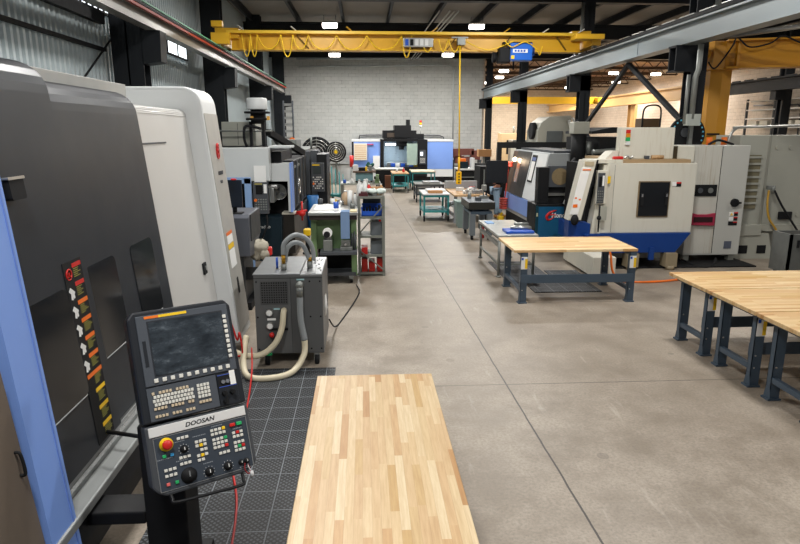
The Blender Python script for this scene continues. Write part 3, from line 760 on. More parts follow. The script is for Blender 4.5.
el = MB(); el.cyl((X0 + .54, Y0, 1.0), (X0 + .54, Y0 - .06, 1.0), .04).sph((X0 + .54, Y0 - .07, 1.0), .045).cyl((X0 + .54, Y0 - .07, 1.0), (X0 + .54, Y0 - .07, .86), .038)
el.build('elbow_fitting', m_gsteel, ch)
MB().box(X0 + .5, X0 + .59, Y0 - .003, Y0, 1.045, 1.062).build('label_plate', mat('pale_cyan_label', '#9fc4c8', .5), ch)
MB().tube([(X0 + .54, Y0 - .07, .87), (X0 + .54, Y0 - .08, .6), (X0 + .58, Y0 - .1, .34)], .038).build('drop_hose', m_hoseg, ch)
MB().tube([(X0 + .58, Y0 - .1, .34), (X0 + .57, Y0 - .16, .18), (X0 + .46, Y0 - .38, .06), (X0 + .25, Y0 - .52, .045), (X0 - .0, Y0 - .5, .05), (X0 - .1, Y0 - .35, .14), (X0 - .1, Y0 - .1, .4)], .036).build('return_hose', m_hosew, ch)
MB().tube([(X0 + .34, Y0 + .01, .68), (X0 + .34, Y0 - .06, .67), (X0 + .32, Y0 - .1, .5), (X0 + .24, Y0 - .14, .32), (X0 + .08, Y0 - .18, .2), (X0 - .12, Y0 - .2, .2), (X0 - .32, Y0 - .2, .3)], .036).build('supply_hose', m_hosew, ch)
for x, y in ((X1 - .47, Y0 + .22), (X1 - .17, Y0 + .35)): MB().cyl((x, y, Z1), (x, y, Z1 + .09), .035).build('hose_socket', m_gsteel, ch)
MB().cyl((X1 - .47, Y0 + .22, Z1 + .09), (X1 - .47, Y0 + .22, Z1 + .2), .025).build('brass_fitting', m_brass, ch); fb = MB().cyl((X1 - .17, Y0 + .35, Z1 + .09), (X1 - .17, Y0 + .35, Z1 + .14), .028); fb.build('brass_fitting', m_brass, ch)
MB().tube([(X1 - .47, Y0 + .22, Z1 + .2), (X1 - .45, Y0 + .22, Z1 + .34), (X1 - .33, Y0 + .25, Z1 + .43), (X1 - .2, Y0 + .3, Z1 + .38), (X1 - .13, Y0 + .34, Z1 + .25), (X1 - .12, Y0 + .35, Z1 + .1)], .028).build('loop_hose', m_hoseg, ch)
MB().tube([(X1 - .46, Y0 + .28, Z1 + .1), (X1 - .43, Y0 + .28, Z1 + .26), (X1 - .34, Y0 + .3, Z1 + .33), (X1 - .24, Y0 + .33, Z1 + .28), (X1 - .18, Y0 + .35, Z1 + .12)], .028).build('loop_hose', m_hoseg, ch)
MB().cyl((X1 - .56, Y0 + .3, Z1 + .02), (X1 - .56, Y0 + .3, Z1 + .15), .014).build('valve_lever', m_bluep, ch)
def cable(label, pts, r, m, name='cable'):
    return tag(MB().tube(pts, r, 8, 8).build(name, m), label, 'cable')
cable('thin red cable lying across the rubber mat toward the chiller', [(-1.32, 6.9, .3), (-1.28, 6.6, .1), (-1.2, 5.8, .03), (-1.18, 5.0, .025), (-.98, 4.2, .025), (-.9, 3.4, .025), (-.92, 2.6, .025)], .009, m_red)
cable('loose red wire loop hanging beside the lathe end near the chiller', [(-1.62, 7.0, .45), (-1.55, 6.9, .62), (-1.48, 6.9, .4), (-1.44, 6.85, .5), (-1.42, 6.85, .25), (-1.5, 6.9, .2)], .011, m_red)
cable('black power cord curling over the floor behind the chiller', [(-.48, 7.95, .3), (-.42, 8.5, .03), (-.27, 9.3, .012), (-.14, 10.1, .012), (-.1, 10.6, .012), (-.16, 10.95, .03)], .011, m_rubber)
cable('black bundle of wires drooping below the lathe end', [(-1.7, 7.2, .5), (-1.5, 7.0, .2), (-1.35, 7.05, .12), (-1.2, 7.15, .2)], .014, m_rubber)
# ------------------------------------------------------------------ behind the big lathe: conveyor head, second and third lathes
X_ = 0
cc = thing('chip_conveyor', 'dark grey chip conveyor head with sloping underside behind the big lathe', 'conveyor', (-2.1, 10, 0))
m_cg = mat('conveyor_grey', '#54575f', .42, .1); m_cgd = mat('conveyor_dark', '#36383a', .5)
MB().prism([(9.5, 1.0), (9.5, 1.46), (9.6, 1.5), (10.5, 1.5), (10.5, 1.06), (9.95, .82), (9.5, .86)], -2.5, -1.83, 'X', .01).build('head', m_cg, cc)
MB().box(-1.83, -1.815, 9.62, 10.48, 1.08, 1.49).build('side_plate', m_cgd, cc)
MB().box(-2.13, -2.12, 9.495, 9.5, .88, 1.45).build('panel_seam', m_blackm, cc)
MB().prism([(9.6, .1), (9.6, .9), (9.95, .84), (10.35, 1.0), (10.4, .1)], -2.45, -1.95, 'X').build('chute', m_cgd, cc)
MB().bar((-1.9, 9.7, .55), (-1.9, 11.5, .15), .25, .2).build('incline', m_blackm, cc)
MB().box(-2.45, -1.85, 9.5, 11.6, 0, .12).build('base', m_blackm, cc)
cc.location.x += .07
mo = thing('monitor', 'flat dark monitor standing on the chip conveyor head', 'monitor', (-2.0, 9.72, 1.5))
MB().box(-2.13, -1.87, 9.68, 9.73, 1.6, 2.02, .01).build('screen_back', mat('navy_black_plastic', '#131c2a', .35), mo)
MB().box(-2.03, -1.97, 9.72, 9.76, 1.52, 1.7).box(-2.1, -1.88, 9.62, 9.84, 1.5, 1.515).build('stand', m_blackm, mo)
tag(MB().sph((-1.98, 9.66, 2.03), .03, 1.6, .6, .5).build('red_ball', m_red), 'small red ball resting on top of the dark monitor', 'ball')
rg = MB(); rg.sph((-1.7, 9.98, .93), .13, 1.2, .9, .9, 24).sph((-1.8, 9.95, .88), .1, 1, .9, 1, 18).sph((-1.64, 9.96, .82), .1, 1, .8, 1, 18).sph((-1.74, 9.96, .8), .1, 1.1, .8, .9, 18)
for v in rg.bm.verts: v.co += Vector((random.uniform(-.016, .016), random.uniform(-.016, .016), random.uniform(-.016, .016)))
tag(rg.build('rag_bag', mat('cream_cloth', '#a39d8e', .9, 0, .15)), 'crumpled cream cloth bag hung beside the chip conveyor', 'bag')
tag(MB().box(-1.58, -1.5, 9.95, 10.05, .78, .92, .02).build('red_tag', m_red), 'red handle sticking out behind the cream cloth bag', 'handle')
lb = thing('steel_gantry', 'pale blue upright frame standing between the monitor and lathe panel', 'frame', (-2.45, 12.2, 0))
m_lb = mat('pale_blue_paint', '#7f9cc4', .4)
MB().box(-2.32, -2.2, 12.3, 12.4, 0, 1.85).build('post', m_lb, lb); MB().box(-2.75, -2.65, 12.3, 12.4, 0, 1.85).build('post', m_lb, lb)
MB().box(-2.75, -2.2, 12.3, 12.4, 1.75, 1.87).build('top_rail', m_lb, lb)
MB().lathe([(.07, 1.45), (.09, 1.5), (.09, 1.68), (.05, 1.74), (.05, 1.8)], (-2.48, 12.35, 0)).build('filter_canister', mat('pale_canister', '#c7c2b4', .4), lb)

l2 = thing('lathe', 'second lathe with pale grey hood, open dark chuck bay and black base', 'machine tool', (-2.6, 14.6, 0))
m_l2w = mat('pale_grey_hood', '#c4c8c8', .4, 0, .05, 2)
MB().box(-3.7, -1.93, 13.0, 13.3, 1.74, 2.42, .02).box(-1.96, -1.5, 13.2, 13.9, 2.4, 2.45, .01).build('hood', m_l2w, l2)
MB().box(-2.1, -1.57, 13.45, 13.9, 1.7, 2.08, .01).box(-2.1, -2.08, 13.45, 13.9, 1.05, 1.7).box(-1.62, -1.57, 13.45, 13.9, 1.05, 1.7).build('front_cover', m_l2w, l2)
MB().box(-1.57, -1.535, 13.43, 13.9, 1.04, 2.09).build('blue_edge', m_blue, l2)
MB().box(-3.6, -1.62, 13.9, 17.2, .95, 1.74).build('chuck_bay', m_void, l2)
cks = MB().cyl((-1.85, 13.88, 1.45), (-1.85, 13.7, 1.45), .17, seg=28).build('chuck', m_gsteel, l2)
MB().ring((-1.85, 13.69, 1.45), .16, .012).build('chuck_ring', m_chrome, cks)
jw = MB()
for k in range(3):
    a = PI / 2 + k * 2 * PI / 3; jw.bar((-1.85 + .04 * math.cos(a), 13.68, 1.45 + .04 * math.sin(a)), (-1.85 + .13 * math.cos(a), 13.68, 1.45 + .13 * math.sin(a)), .05, .06)
jw.build('chuck_jaw', m_dgrey, cks)
MB().box(-2.0, -1.9, 13.3, 13.7, 1.26, 1.58, .02).box(-2.02, -1.82, 13.3, 13.6, 1.55, 1.64, .03).build('turret', m_alu, l2)
MB().prism([(-3.7, .0), (-1.8, .0), (-1.75, .95), (-3.7, 1.0)], 13.3, 17.5).build('base', m_navy, l2)
MB().box(-1.78, -1.52, 13.55, 17.5, .12, .98).build('chip_pan', mat('sooty_steel', '#2a2724', .5, .2, .25, 3), l2)
MB().box(-1.78, -1.5, 13.53, 13.9, .98, 1.02).build('pan_lip', mat('aged_white', '#b5b1a4', .5), l2)
text('base_lettering', 'radeo', .1, m_paper, l2, facing((-2.12, 13.29, .75)), .002)
MB().box(-3.0, -1.54, 14.0, 17.0, 1.04, 2.12, .02).build('sliding_door', m_black, l2)
hw = MB(); hw.ring((-1.5, 14.7, 1.5), .17, .018, 'X', 24, 8); hw.bar((-1.52, 14.7, 1.5), (-1.5, 14.7, 1.66), .015).bar((-1.52, 14.7, 1.5), (-1.5, 14.84, 1.42), .015).bar((-1.52, 14.7, 1.5), (-1.5, 14.56, 1.42), .015)
hw.build('hand_wheel', m_chrome, l2)
MB().box(-1.54, -1.525, 14.0, 15.4, 1.95, 2.0).build('door_trim', m_gsteel, l2)
for yy in (14.35, 15.2, 16.1): MB().box(-1.54, -1.5, yy, yy + .06, 1.1, 2.1).build('door_rib', m_dgrey, l2)
pn = MB().box(-2.24, -1.94, 12.74, 12.84, 1.1, 1.74, .01).build('operator_panel', m_dgrey, l2)
MB().box(-2.18, -2.04, 12.73, 12.74, 1.5, 1.68).build('screen', m_void, pn); MB().box(-2.02, -1.96, 12.73, 12.74, 1.52, 1.7).build('note', m_paper, pn)
MB().box(-2.2, -2.05, 12.73, 12.74, 1.695, 1.72).build('maker_strip', mat('dull_yellow', '#a59a5a', .5), pn)
kb = MB()
for r in range(5):
    for c in range(5): kb.box(-2.2 + c * .05, -2.17 + c * .05, 12.725, 12.74, 1.18 + r * .05, 1.205 + r * .05)
kb.build('key_block', mat('dim_keys', '#7d807c', .5), pn)
MB().cyl((-2.19, 12.74, 1.38), (-2.19, 12.7, 1.38), .03).build('emergency_stop_button', m_orange, pn)
MB().tube([(-2.0, 12.8, 1.1), (-1.98, 12.75, .9), (-2.05, 12.7, .7), (-2.12, 12.8, .5), (-2.1, 13.2, .3)], .02).build('cable', m_blackm, pn)
tag(MB().box(-2.24, -2.0, 12.97, 12.985, 1.7, 2.06).build('notice_paper', m_paper), 'white sheet of paper clipped to the pale grey lathe hood', 'paper')
mc = thing('mist_collector', 'white capped mist collector on a black stand atop the second lathe', 'filter unit', (-2.28, 14, 2.42))
MB().lathe([(.21, 3.2), (.22, 3.22), (.22, 3.42), (.2, 3.44), (0, 3.44)], (-2.28, 14, 0)).build('cap', m_white, mc)
MB().cyl((-2.28, 14, 2.9), (-2.28, 14, 3.2), .15).cyl((-2.28, 14, 3.12), (-2.28, 14, 3.16), .28).cyl((-2.28, 14, 2.98), (-2.28, 14, 3.02), .25).build('motor', m_blackm, mc)
for dx in (-.15, .12): MB().box(-2.28 + dx - .03, -2.28 + dx + .03, 13.95, 14.05, 2.42, 2.95).build('leg', m_blackm, mc)
for x in (-2.4, -2.05): MB().box(x, x + .06, 13.8, 13.86, 2.98, 3.06).build('lamp_block', mat('amber', '#d8a040', .4), mc)
MB().tube([(-2.2, 13.9, 2.8), (-2.5, 13.8, 2.85), (-2.55, 13.8, 2.6), (-2.5, 13.8, 2.42)], .03).build('drain_hose', m_rubber, mc)
tp = thing('cabinet', 'grey steel cabinet block standing on top of the pale lathe hood', 'cabinet', (-2.8, 14.6, 2.42))
MB().box(-3.15, -2.4, 14.4, 15.2, 2.42, 2.95, .01).build('body', m_beige, tp)
MB().box(-2.8, -2.79, 14.39, 14.4, 2.45, 2.92).build('seam', m_dgrey, tp)
pr = MB(); pr.pipe([(-3.6, 14.2, 2.75), (-2.0, 14.2, 2.75)], .02).pipe([(-3.3, 14.2, 2.4), (-3.3, 14.2, 2.75)], .02).pipe([(-2.45, 14.2, 2.4), (-2.45, 14.2, 2.75)], .02)
tag(pr.build('pipe_rail', m_gsteel), 'thin grey pipe rail above the pale lathe hood', 'rail')
bf = thing('bar_loader', 'black sloping loader tube leaning over the second lathe top', 'loader', (-1.9, 15.6, 2.4))
MB().bar((-2.15, 14.6, 2.72), (-1.55, 16.4, 2.2), .12, .14).build('tube', m_blackm, bf); MB().bar((-2.2, 15.0, 2.75), (-2.05, 15.4, 2.42), .05).build('strut', m_alu, bf)

l3 = thing('lathe', 'third lathe all in black with its panel turned to the aisle', 'machine tool', (-2.2, 20, 0))
MB().box(-3.6, -1.56, 17.7, 22.5, .1, 2.15, .02).build('body', m_black, l3)
MB().box(-3.4, -1.62, 17.7, 22, 2.15, 2.24).box(-2.6, -1.9, 18.2, 19.5, 2.24, 2.5).build('top_cover', m_gsteel, l3)
MB().box(-1.7, -1.5, 17.68, 18.2, 1.0, 2.2, .01).box(-1.56, -1.3, 18.4, 18.9, .5, 2.2, .01).build('door', m_dgrey, l3)
pn = MB().box(-1.43, -1.08, 17.25, 17.38, 1.12, 1.9, .01).build('operator_panel', m_dgrey, l3)
MB().box(-1.38, -1.16, 17.24, 17.25, 1.6, 1.8).build('screen', mat('dull_screen', '#3c4242', .2), pn); MB().box(-1.4, -1.2, 17.24, 17.25, 1.83, 1.86).build('maker_strip', m_tyel, pn)
kb = MB()
for r in range(6):
    for c in range(6):
        if (r * 5 + c * 3) % 4: kb.box(-1.39 + c * .05, -1.36 + c * .05, 17.235, 17.25, 1.2 + r * .06, 1.23 + r * .06)
kb.build('key_block', m_key, pn)
MB().cyl((-1.37, 17.25, 1.34), (-1.37, 17.2, 1.34), .03).build('emergency_stop_button', m_orange, pn)
MB().box(-1.3, -1.02, 17.6, 19.2, .3, 2.12, .01).build('end_column', m_black, l3)
tag(MB().cyl((-1.38, 16.9, .0), (-1.38, 16.9, 1.05), .16).build('drum', mat('drum_blue', '#22588c', .4)), 'blue drum standing under the panel of the black lathe', 'drum')
sl = MB().cyl((-1.5, 18.4, 2.24), (-1.5, 18.4, 2.62), .03)
tag(sl.build('beacon_post', m_gsteel), 'grey beacon stalk on the black lathe top', 'post')
for k, (x, y, m_, s) in enumerate(((-1.3, 13.1, m_red, 'red valve cluster beside the green bench back edge'), (-1.25, 19.4, m_red, 'red pump body on the floor past the blue drum'))):
    zz = 1.06 if k == 0 else .25; v = MB().sph((x, y, zz), .075, 1, 1, .9).cyl((x, y, zz - .15), (x, y, zz + .25), .02).cyl((x - .12, y, zz + .02), (x + .1, y, zz + .06), .025)
    if k == 0: v.cyl((x, y, zz), (x - .25, y + .6, zz - .1), .02)
    else: v.box(x - .14, x + .14, y - .1, y + .1, 0, .06)
    tag(v.build('valve' if k == 0 else 'pump', m_), s, 'valve' if k == 0 else 'pump')
yj = thing('screw_jack', 'small yellow headed jack standing behind the green bench', 'jack', (-1.3, 14.1, 0)); MB().cyl((-1.3, 14.1, 0), (-1.3, 14.1, .42), .05).cyl((-1.3, 14.1, 0), (-1.3, 14.1, .03), .12).build('stem', m_blackm, yj); MB().box(-1.38, -1.22, 14.0, 14.2, .42, .58, .03).build('head', m_tyel, yj)
tag(MB().box(-1.2, -.85, 20.3, 20.7, 0, .25, .03).bar((-1.1, 20.5, .25), (-.9, 20.5, .55), .06).build('yellow_floor_jack', m_tyel), 'yellow floor jack by the far black lathe', 'jack')
MB().box(-3.7, -1.95, 13.3, 15.6, 1.74, 2.4).box(-1.95, -1.75, 13.6, 15.6, 2.1, 2.32).build('rear_hood', m_black, l2)
# ladder and fans at the block wall
ld = thing('ladder', 'dark tall ladder leaning at the corner by the block wall', 'ladder', (-3.9, 34, 0))
for x in (-4.16, -3.68): MB().box(x - .04, x + .04, 33.9, 34.05, 0, 4.3).build('rail', m_dgrey, ld)
for i in range(12): MB().box(-4.14, -3.7, 33.93, 34.02, .3 + i * .34, .42 + i * .34).build('rung', m_alu if i > 5 else m_gsteel, ld)
tag(MB().ring((-3.75, 33.85, 2.25), .13, .04, 'Y', 16, 6).build('cord_reel', m_orange), 'orange cord coil hung low on the ladder', 'cord')
def fan(label, c, R, hubm):
    t = thing('drum_fan', label, 'fan', (c[0], c[1], 0))
    MB().lathe([(R * .97, -.12), (R, -.14), (R + .04, 0), (R, .3), (R * .97, .3)], c, 'Y', 40).build('shroud', m_black, t)
    g = MB()
    for k in range(1, 5): g.ring((c[0], c[1] - .14, c[2]), R * k / 5 + .03, .017, 'Y', 36, 6)
    for k in range(8):
        a = k * PI / 4; g.bar((c[0], c[1] - .14, c[2]), (c[0] + R * math.cos(a), c[1] - .14, c[2] + R * math.sin(a)), .012)
    g.build('guard', m_alu, t)
    bl = MB()
    for k in range(3):
        a = k * 2.094; bl.slab([(c[0] + .05 * math.cos(a), c[1] + .02, c[2] + .05 * math.sin(a)), (c[0] + R * .85 * math.cos(a - .3), c[1] + .0, c[2] + R * .85 * math.sin(a - .3)), (c[0] + R * .85 * math.cos(a + .4), c[1] + .15, c[2] + R * .85 * math.sin(a + .4))], (0, -1, 0), .02)
    bl.build('blade', m_gsteel, t)
    MB().cyl((c[0], c[1] - .18, c[2]), (c[0], c[1] - .1, c[2]), .09).build('hub', hubm, t)
    s = MB(); s.box(c[0] - R, c[0] + R, c[1], c[1] + .3, 0, .08).box(c[0] - .06, c[0] + .06, c[1] + .1, c[1] + .2, .05, c[2] - R)
    s.build('stand', m_gsteel, t); return t
fan('round drum fan with yellow hub and ring guard before the white cabinet', (-1.42, 33, 1.69), .5, m_tyel)
fan('larger drum fan half hidden behind the black lathe', (-2.5, 34.3, 1.6), .82, m_gsteel)
wc = thing('cabinet', 'white two tier cabinet under the round drum fan', 'cabinet', (-1.2, 33.8, 0))
MB().box(-1.75, -.7, 33.5, 34, 0, .98, .01).build('body', m_white, wc); MB().box(-1.75, -.7, 33.46, 34.02, .98, 1.06).build('top', m_gsteel, wc)
tag(MB().box(-1.65, -1.4, 26.6, 26.9, 0, 1.0, .01).build('carton', m_card), 'tall tan carton behind the black lathe panel', 'box')

# ------------------------------------------------------------------ green bench with grinder, grey shelf rack, things on them
gb = thing('machine_bench', 'green steel cabinet bench with steel top and blue rag over its edge', 'workbench', (-.57, 11.9, 0))
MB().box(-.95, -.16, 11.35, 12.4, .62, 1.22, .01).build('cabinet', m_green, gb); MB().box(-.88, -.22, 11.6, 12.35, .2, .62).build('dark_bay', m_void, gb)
for x in (-.93, -.2): MB().box(x - .04, x + .06, 11.25, 11.4, .14, 1.22).build('corner_post', m_green, gb)
MB().box(-1.0, -.11, 11.05, 12.45, 1.28, 1.33, .006).build('top', mat('worn_steel_top', '#9a9c9a', .35, .6, .15), gb)
MB().box(-.98, -.13, 11.07, 12.42, 1.2, 1.28).build('apron', mat('brown_black_edge', '#2b2320', .5), gb)
MB().box(-.8, -.13, 10.95, 11.6, .58, .63).build('front_shelf', m_dgrey, gb)
for x in (-.85, -.25):
    cs = MB().box(x - .04, x + .04, 11.2, 11.3, .08, .14).build('caster', m_gsteel, gb); MB().cyl((x - .025, 11.25, .055), (x + .025, 11.25, .055), .055).build('wheel', m_rubber, cs)
MB().box(-.95, -.16, 11.2, 12.4, .14, .2).build('base_tray', m_dgrey, gb)
gd = thing('bench_grinder', 'small grey bench grinder with round white wheel on the green bench shelf', 'grinder', (-.66, 11.25, .63))
MB().cyl((-.72, 11.14, .9), (-.6, 11.14, .9), .085).build('motor', m_gsteel, gd)
wl = MB().cyl((-.66, 11.1, .97), (-.66, 11.04, .97), .085, seg=24).build('wheel', m_paper, gd); MB().cyl((-.67, 11.04, .94), (-.67, 11.03, .94), .058).build('wheel_hub', m_blackm, wl)
MB().box(-.74, -.58, 11.03, 11.2, .63, .84, .01).build('pedestal', m_gsteel, gd)
tag(MB().box(-.42, -.26, 11.02, 11.045, .86, 1.345, .004).box(-.42, -.26, 11.02, 11.3, 1.332, 1.352, .004).build('shop_rag', mat('blue_grey_cloth', '#6d86a8', .9, 0, .08)), 'blue grey cloth draped over the green bench edge', 'cloth')
vs = thing('bench_vise', 'dark small vise beside the grinder under the blue cloth', 'vise', (-.35, 11.25, .63))
MB().box(-.44, -.22, 11.08, 11.28, .63, .7, .01).box(-.42, -.26, 11.1, 11.18, .7, .82, .01).build('body', m_gsteel, vs); MB().cyl((-.34, 11.1, .76), (-.34, 11.0, .76), .02).build('screw', m_chrome, vs)
for i, (x, r) in enumerate(((-.24, .2), (-.2, .24), (-.17, .18))):
    tag(MB().cyl((x, 11.2, .63), (x + .02, 11.22, .63 + r + .1), .014).build('hand_tool', m_dgrey), ('short dark tool upright at the bench side', 'tall dark tool upright at the bench side', 'shortest tool upright by the green post')[i], 'tool')
tag(MB().box(-.92, -.45, 11.4, 12.2, 1.33, 1.345).build('paper_sheet', m_paper), 'white sheet lying on the green bench top', 'paper')
tag(MB().box(-.25, -.13, 11.1, 11.4, 1.33, 1.35).build('wood_board', mat('pale_board', '#d8c79c', .6)), 'pale wood board on the corner of the green bench', 'board')
def bottle(x, y, z, r, h, m, label, capm=None, name='bottle', cat='bottle', neck=True):
    t = thing(name, label, cat, (x, y, z))
    pr = [(r * .9, z), (r, z + .01), (r, z + h * .7), (r * .45, z + h * .85), (r * .4, z + h * .92), (0, z + h * .92)] if neck else [(r, z), (r, z + h * .97), (0, z + h * .97)]
    MB().lathe(pr, (x, y, 0), 'Z', 14).build('body', m, t)
    MB().cyl((x, y, z + h * .9), (x, y, z + h), r * .45, seg=10).build('cap', capm or m_paper, t); return t

bottle(-.45, 12.25, 1.33, .06, .1, m_chrome, 'low shiny can on the green bench top', m_gsteel, 'can', 'can', False)
bottle(-.22, 11.7, 1.33, .045, .1, m_gsteel, 'small steel cup on the green bench near the white board', m_blackm, 'cup', 'cup', False)
bottle(-.27, 12.1, 1.33, .05, .3, m_plw, 'tall white paper roll standing on the green bench', m_plw, 'paper_roll', 'roll', False)
bottle(-.36, 12.32, 1.33, .08, .28, mat('amber_jug', '#b49a7c', .35), 'brown jug with white shoulders on the green bench', m_plw, 'jug', 'jug')
bottle(-.17, 12.25, 1.33, .045, .24, m_plw, 'white spray bottle beside the tall paper roll', m_dgrey)
sh = thing('shelf_rack', 'grey steel open shelf rack with diagonal brace beside the aisle', 'shelf', (.15, 12.05, 0))
m_sh = mat('shelf_grey_paint', '#73766f', .5, .2, .12)
for x in (-.1, .37):
    for y in (11.77, 12.33): MB().box(x - .025, x + .025, y - .025, y + .025, 0, 1.55).build('post', m_sh, sh)
for i, z in enumerate((.05, .4, .77, 1.14, 1.52)): MB().box(-.12, .39, 11.75, 12.36, z - .02, z + .02, .003).build('shelf', m_sh, sh)
MB().bar((-.08, 11.74, .86), (.37, 11.74, 1.38), .04, .02).build('brace', m_sh, sh); MB().bar((-.08, 11.74, .5), (.37, 11.74, .12), .04, .02).build('brace', m_sh, sh)
bb = thing('storage_bin', 'bright blue bin full of tool holders on the grey rack', 'bin', (.13, 12, 1.16))
MB().box(-.04, .33, 11.8, 11.82, 1.16, 1.26).box(-.04, .33, 12.25, 12.27, 1.16, 1.36).box(-.05, -.03, 11.8, 12.27, 1.16, 1.33).box(.32, .34, 11.8, 12.27, 1.16, 1.33).box(-.04, .33, 11.8, 12.27, 1.16, 1.175).build('body', m_bluep, bb)
for i in range(6):
    tag(MB().cyl((0 + i * .058, 11.95 + .05 * (i % 2), 1.175), (0 + i * .058, 11.95 + .05 * (i % 2), 1.29 + .03 * (i % 3)), .026, .018, 10).build('tool_holder', m_blackm), 'black tool holder standing in the bright blue bin', 'tool holder', 'tool holders in the blue bin')
tag(MB().box(-.02, .33, 12.285, 12.32, 1.16, 1.48).build('tray', mat('slate_tray', '#3b4147', .5)), 'slate tray upright behind the bright blue bin', 'tray')
for z, s in ((.79, 'upper'), (.42, 'lower')): tag(MB().box(.12, .34, 11.82, 12.3, z, z + .26, .01).build('crate', mat('crate_grey', '#5c6165', .5)), s + ' dark grey crate in the shelf rack', 'crate')
for x, h_, s in ((-.06, .26, 'red box at the bottom of the shelf rack beside the green bench'), (.08, .2, 'short dark red box in the middle of the rack bottom'), (.24, .26, 'red box at the aisle side of the rack bottom')): tag(MB().box(x, x + .12, 11.82, 12.2, .07, .07 + h_, .008).build('red_box', mat('dull_red', '#a8281f', .5)), s, 'box')
tag(MB().box(-.06, .06, 11.8, 12.1, .42, .56, .01).build('toolbox', m_red), 'small red toolbox beside the lower grey crate', 'toolbox')
tag(MB().sph((.3, 11.83, 1.075), .025).build('red_ball', m_red), 'tiny red ball on the rack middle shelf', 'ball')
clo = MB()
for i in range(9): clo.sph((.1 + random.random() * .25, 11.9 + random.random() * .3, 1.59 + random.random() * .04), .08, 1.2, 1, .6, 10)
tag(clo.build('plastic_bag', mat('milky_plastic', '#cfdcd6', .35, 0, .05)), 'crumpled milky plastic bag on top of the grey rack', 'bag')
tag(MB().box(-.1, .08, 11.8, 12.0, 1.54, 1.59, .004).box(-.06, .06, 11.82, 11.98, 1.59, 1.62, .004).build('book', mat('maroon_cover', '#4a2226', .5)), 'dark maroon case lying on top of the rack', 'case')
for i, (x, y, h, r, m_, s) in enumerate(((-.06, 12.2, .3, .045, m_plw, 'white bottle on the rack top behind the maroon case'), (.02, 12.25, .36, .05, m_plw, 'tall white bottle at the back of the rack top'),
        (-.09, 12.5, .3, .05, m_plw, 'white jar behind the rack post'), (.1, 12.28, .26, .04, m_red, 'slim red bottle on the rack top'))):
    bottle(x, y if y < 12.4 else 12.28, 1.54, r, h * .8, m_, s)
tag(MB().box(.14, .3, 12.18, 12.34, 1.54, 1.68).build('small_carton', m_card), 'small open carton on the rack top', 'box')

# ------------------------------------------------------------------ the bench beyond: vise bench, teal rack, pegs
cb = thing('workbench', 'cluttered grey green bench with drawers in the middle of the far shop', 'workbench', (0, 23.6, 0))
MB().box(-.85, .62, 22.9, 24.1, .82, .88).build('top', mat('dusty_top', '#9b9f97', .5), cb)
MB().box(-.3, .35, 23.2, 24.0, .95, 1.25, .01).build('drawer_box', mat('dusty_teal_drawers', '#6d9096', .45), cb)
for x in (-.8, .58): MB().box(x - .05, x + .05, 22.95, 24.05, 0, .82).build('leg', m_sh, cb)
MB().box(-.4, .45, 23.1, 24.1, 1.25, 1.3).box(-.3, -.2, 23.4, 23.9, .88, .95).box(.25, .35, 23.4, 23.9, .88, .95).build('riser_shelf', mat('brown_shelf', '#5a4638', .6), cb)
va = thing('bench_vise', 'tall dull green vise on the corner of the cluttered far bench', 'vise', (.5, 23, .88))
MB().box(.42, .58, 22.9, 23.2, .88, 1.0).box(.44, .56, 22.8, 23.1, 1.0, 1.2, .02).build('body', m_green, va); MB().cyl((.5, 22.8, 1.1), (.5, 22.65, 1.1), .03).build('screw', m_gsteel, va)
for i, (x, m_, s, w_, h_) in enumerate(((-.3, m_paper, 'white note clipped above the brown riser shelf', .2, .22), (.1, m_tyel, 'yellow cap on the brown riser shelf', .08, .15), (.25, m_gsteel, 'grey tin on the brown riser shelf', .12, .2), (-.05, m_blackm, 'black case on the brown riser shelf', .25, .12))):
    tag(MB().box(x - w_ / 2, x + w_ / 2, 23.4, 23.6, 1.3, 1.3 + h_, .01).build('shelf_box', m_), s, 'box')
for i in range(5):
    x = -.7 + i * .27
    tag(MB().lathe([(.05, .88), (.06, .9), (.05, 1.0 + .03 * (i % 2)), (0, 1.02 + .03 * (i % 2))], (x, 23.05, 0), 'Z', 10).build('small_jar', (m_bluep, m_plw, m_alu, m_plw, m_alu)[i]),
        ('small blue jar at the bench end by the teal rack', 'white jar next to the blue jar', 'shiny tin in the middle of the cluttered bench front', 'white jar next to the shiny tin', 'shiny tin beside the dull green vise')[i], 'jar')
tr = thing('tool_rack', 'teal steel rack with upright prongs before the white cabinet', 'rack', (-1.0, 25, 0))
for i in range(4): MB().bar((-1.25 + i * .15, 24.8, .3), (-1.28 + i * .15, 25.3, 1.35 - .1 * i), .04).build('prong', m_teal, tr)
MB().box(-1.32, -.65, 24.7, 25.4, .22, .3).bar((-1.3, 24.7, .3), (-.7, 24.9, .12), .06).build('deck', m_teal, tr)
for x in (-1.25, -.72):
    for y in (24.8, 25.3): MB().cyl((x - .03, y, .11), (x + .03, y, .11), .11).build('wheel', m_rubber, tr)
fe = thing('fire_extinguisher', 'red fire extinguisher on a black post by the fan', 'extinguisher', (-.55, 33.2, 0))
MB().box(-.6, -.5, 33.25, 33.35, 0, 2.2).build('post', m_blackm, fe); MB().cyl((-.62, 33.15, .9), (-.62, 33.15, 1.5), .1).build('cylinder', m_red, fe)

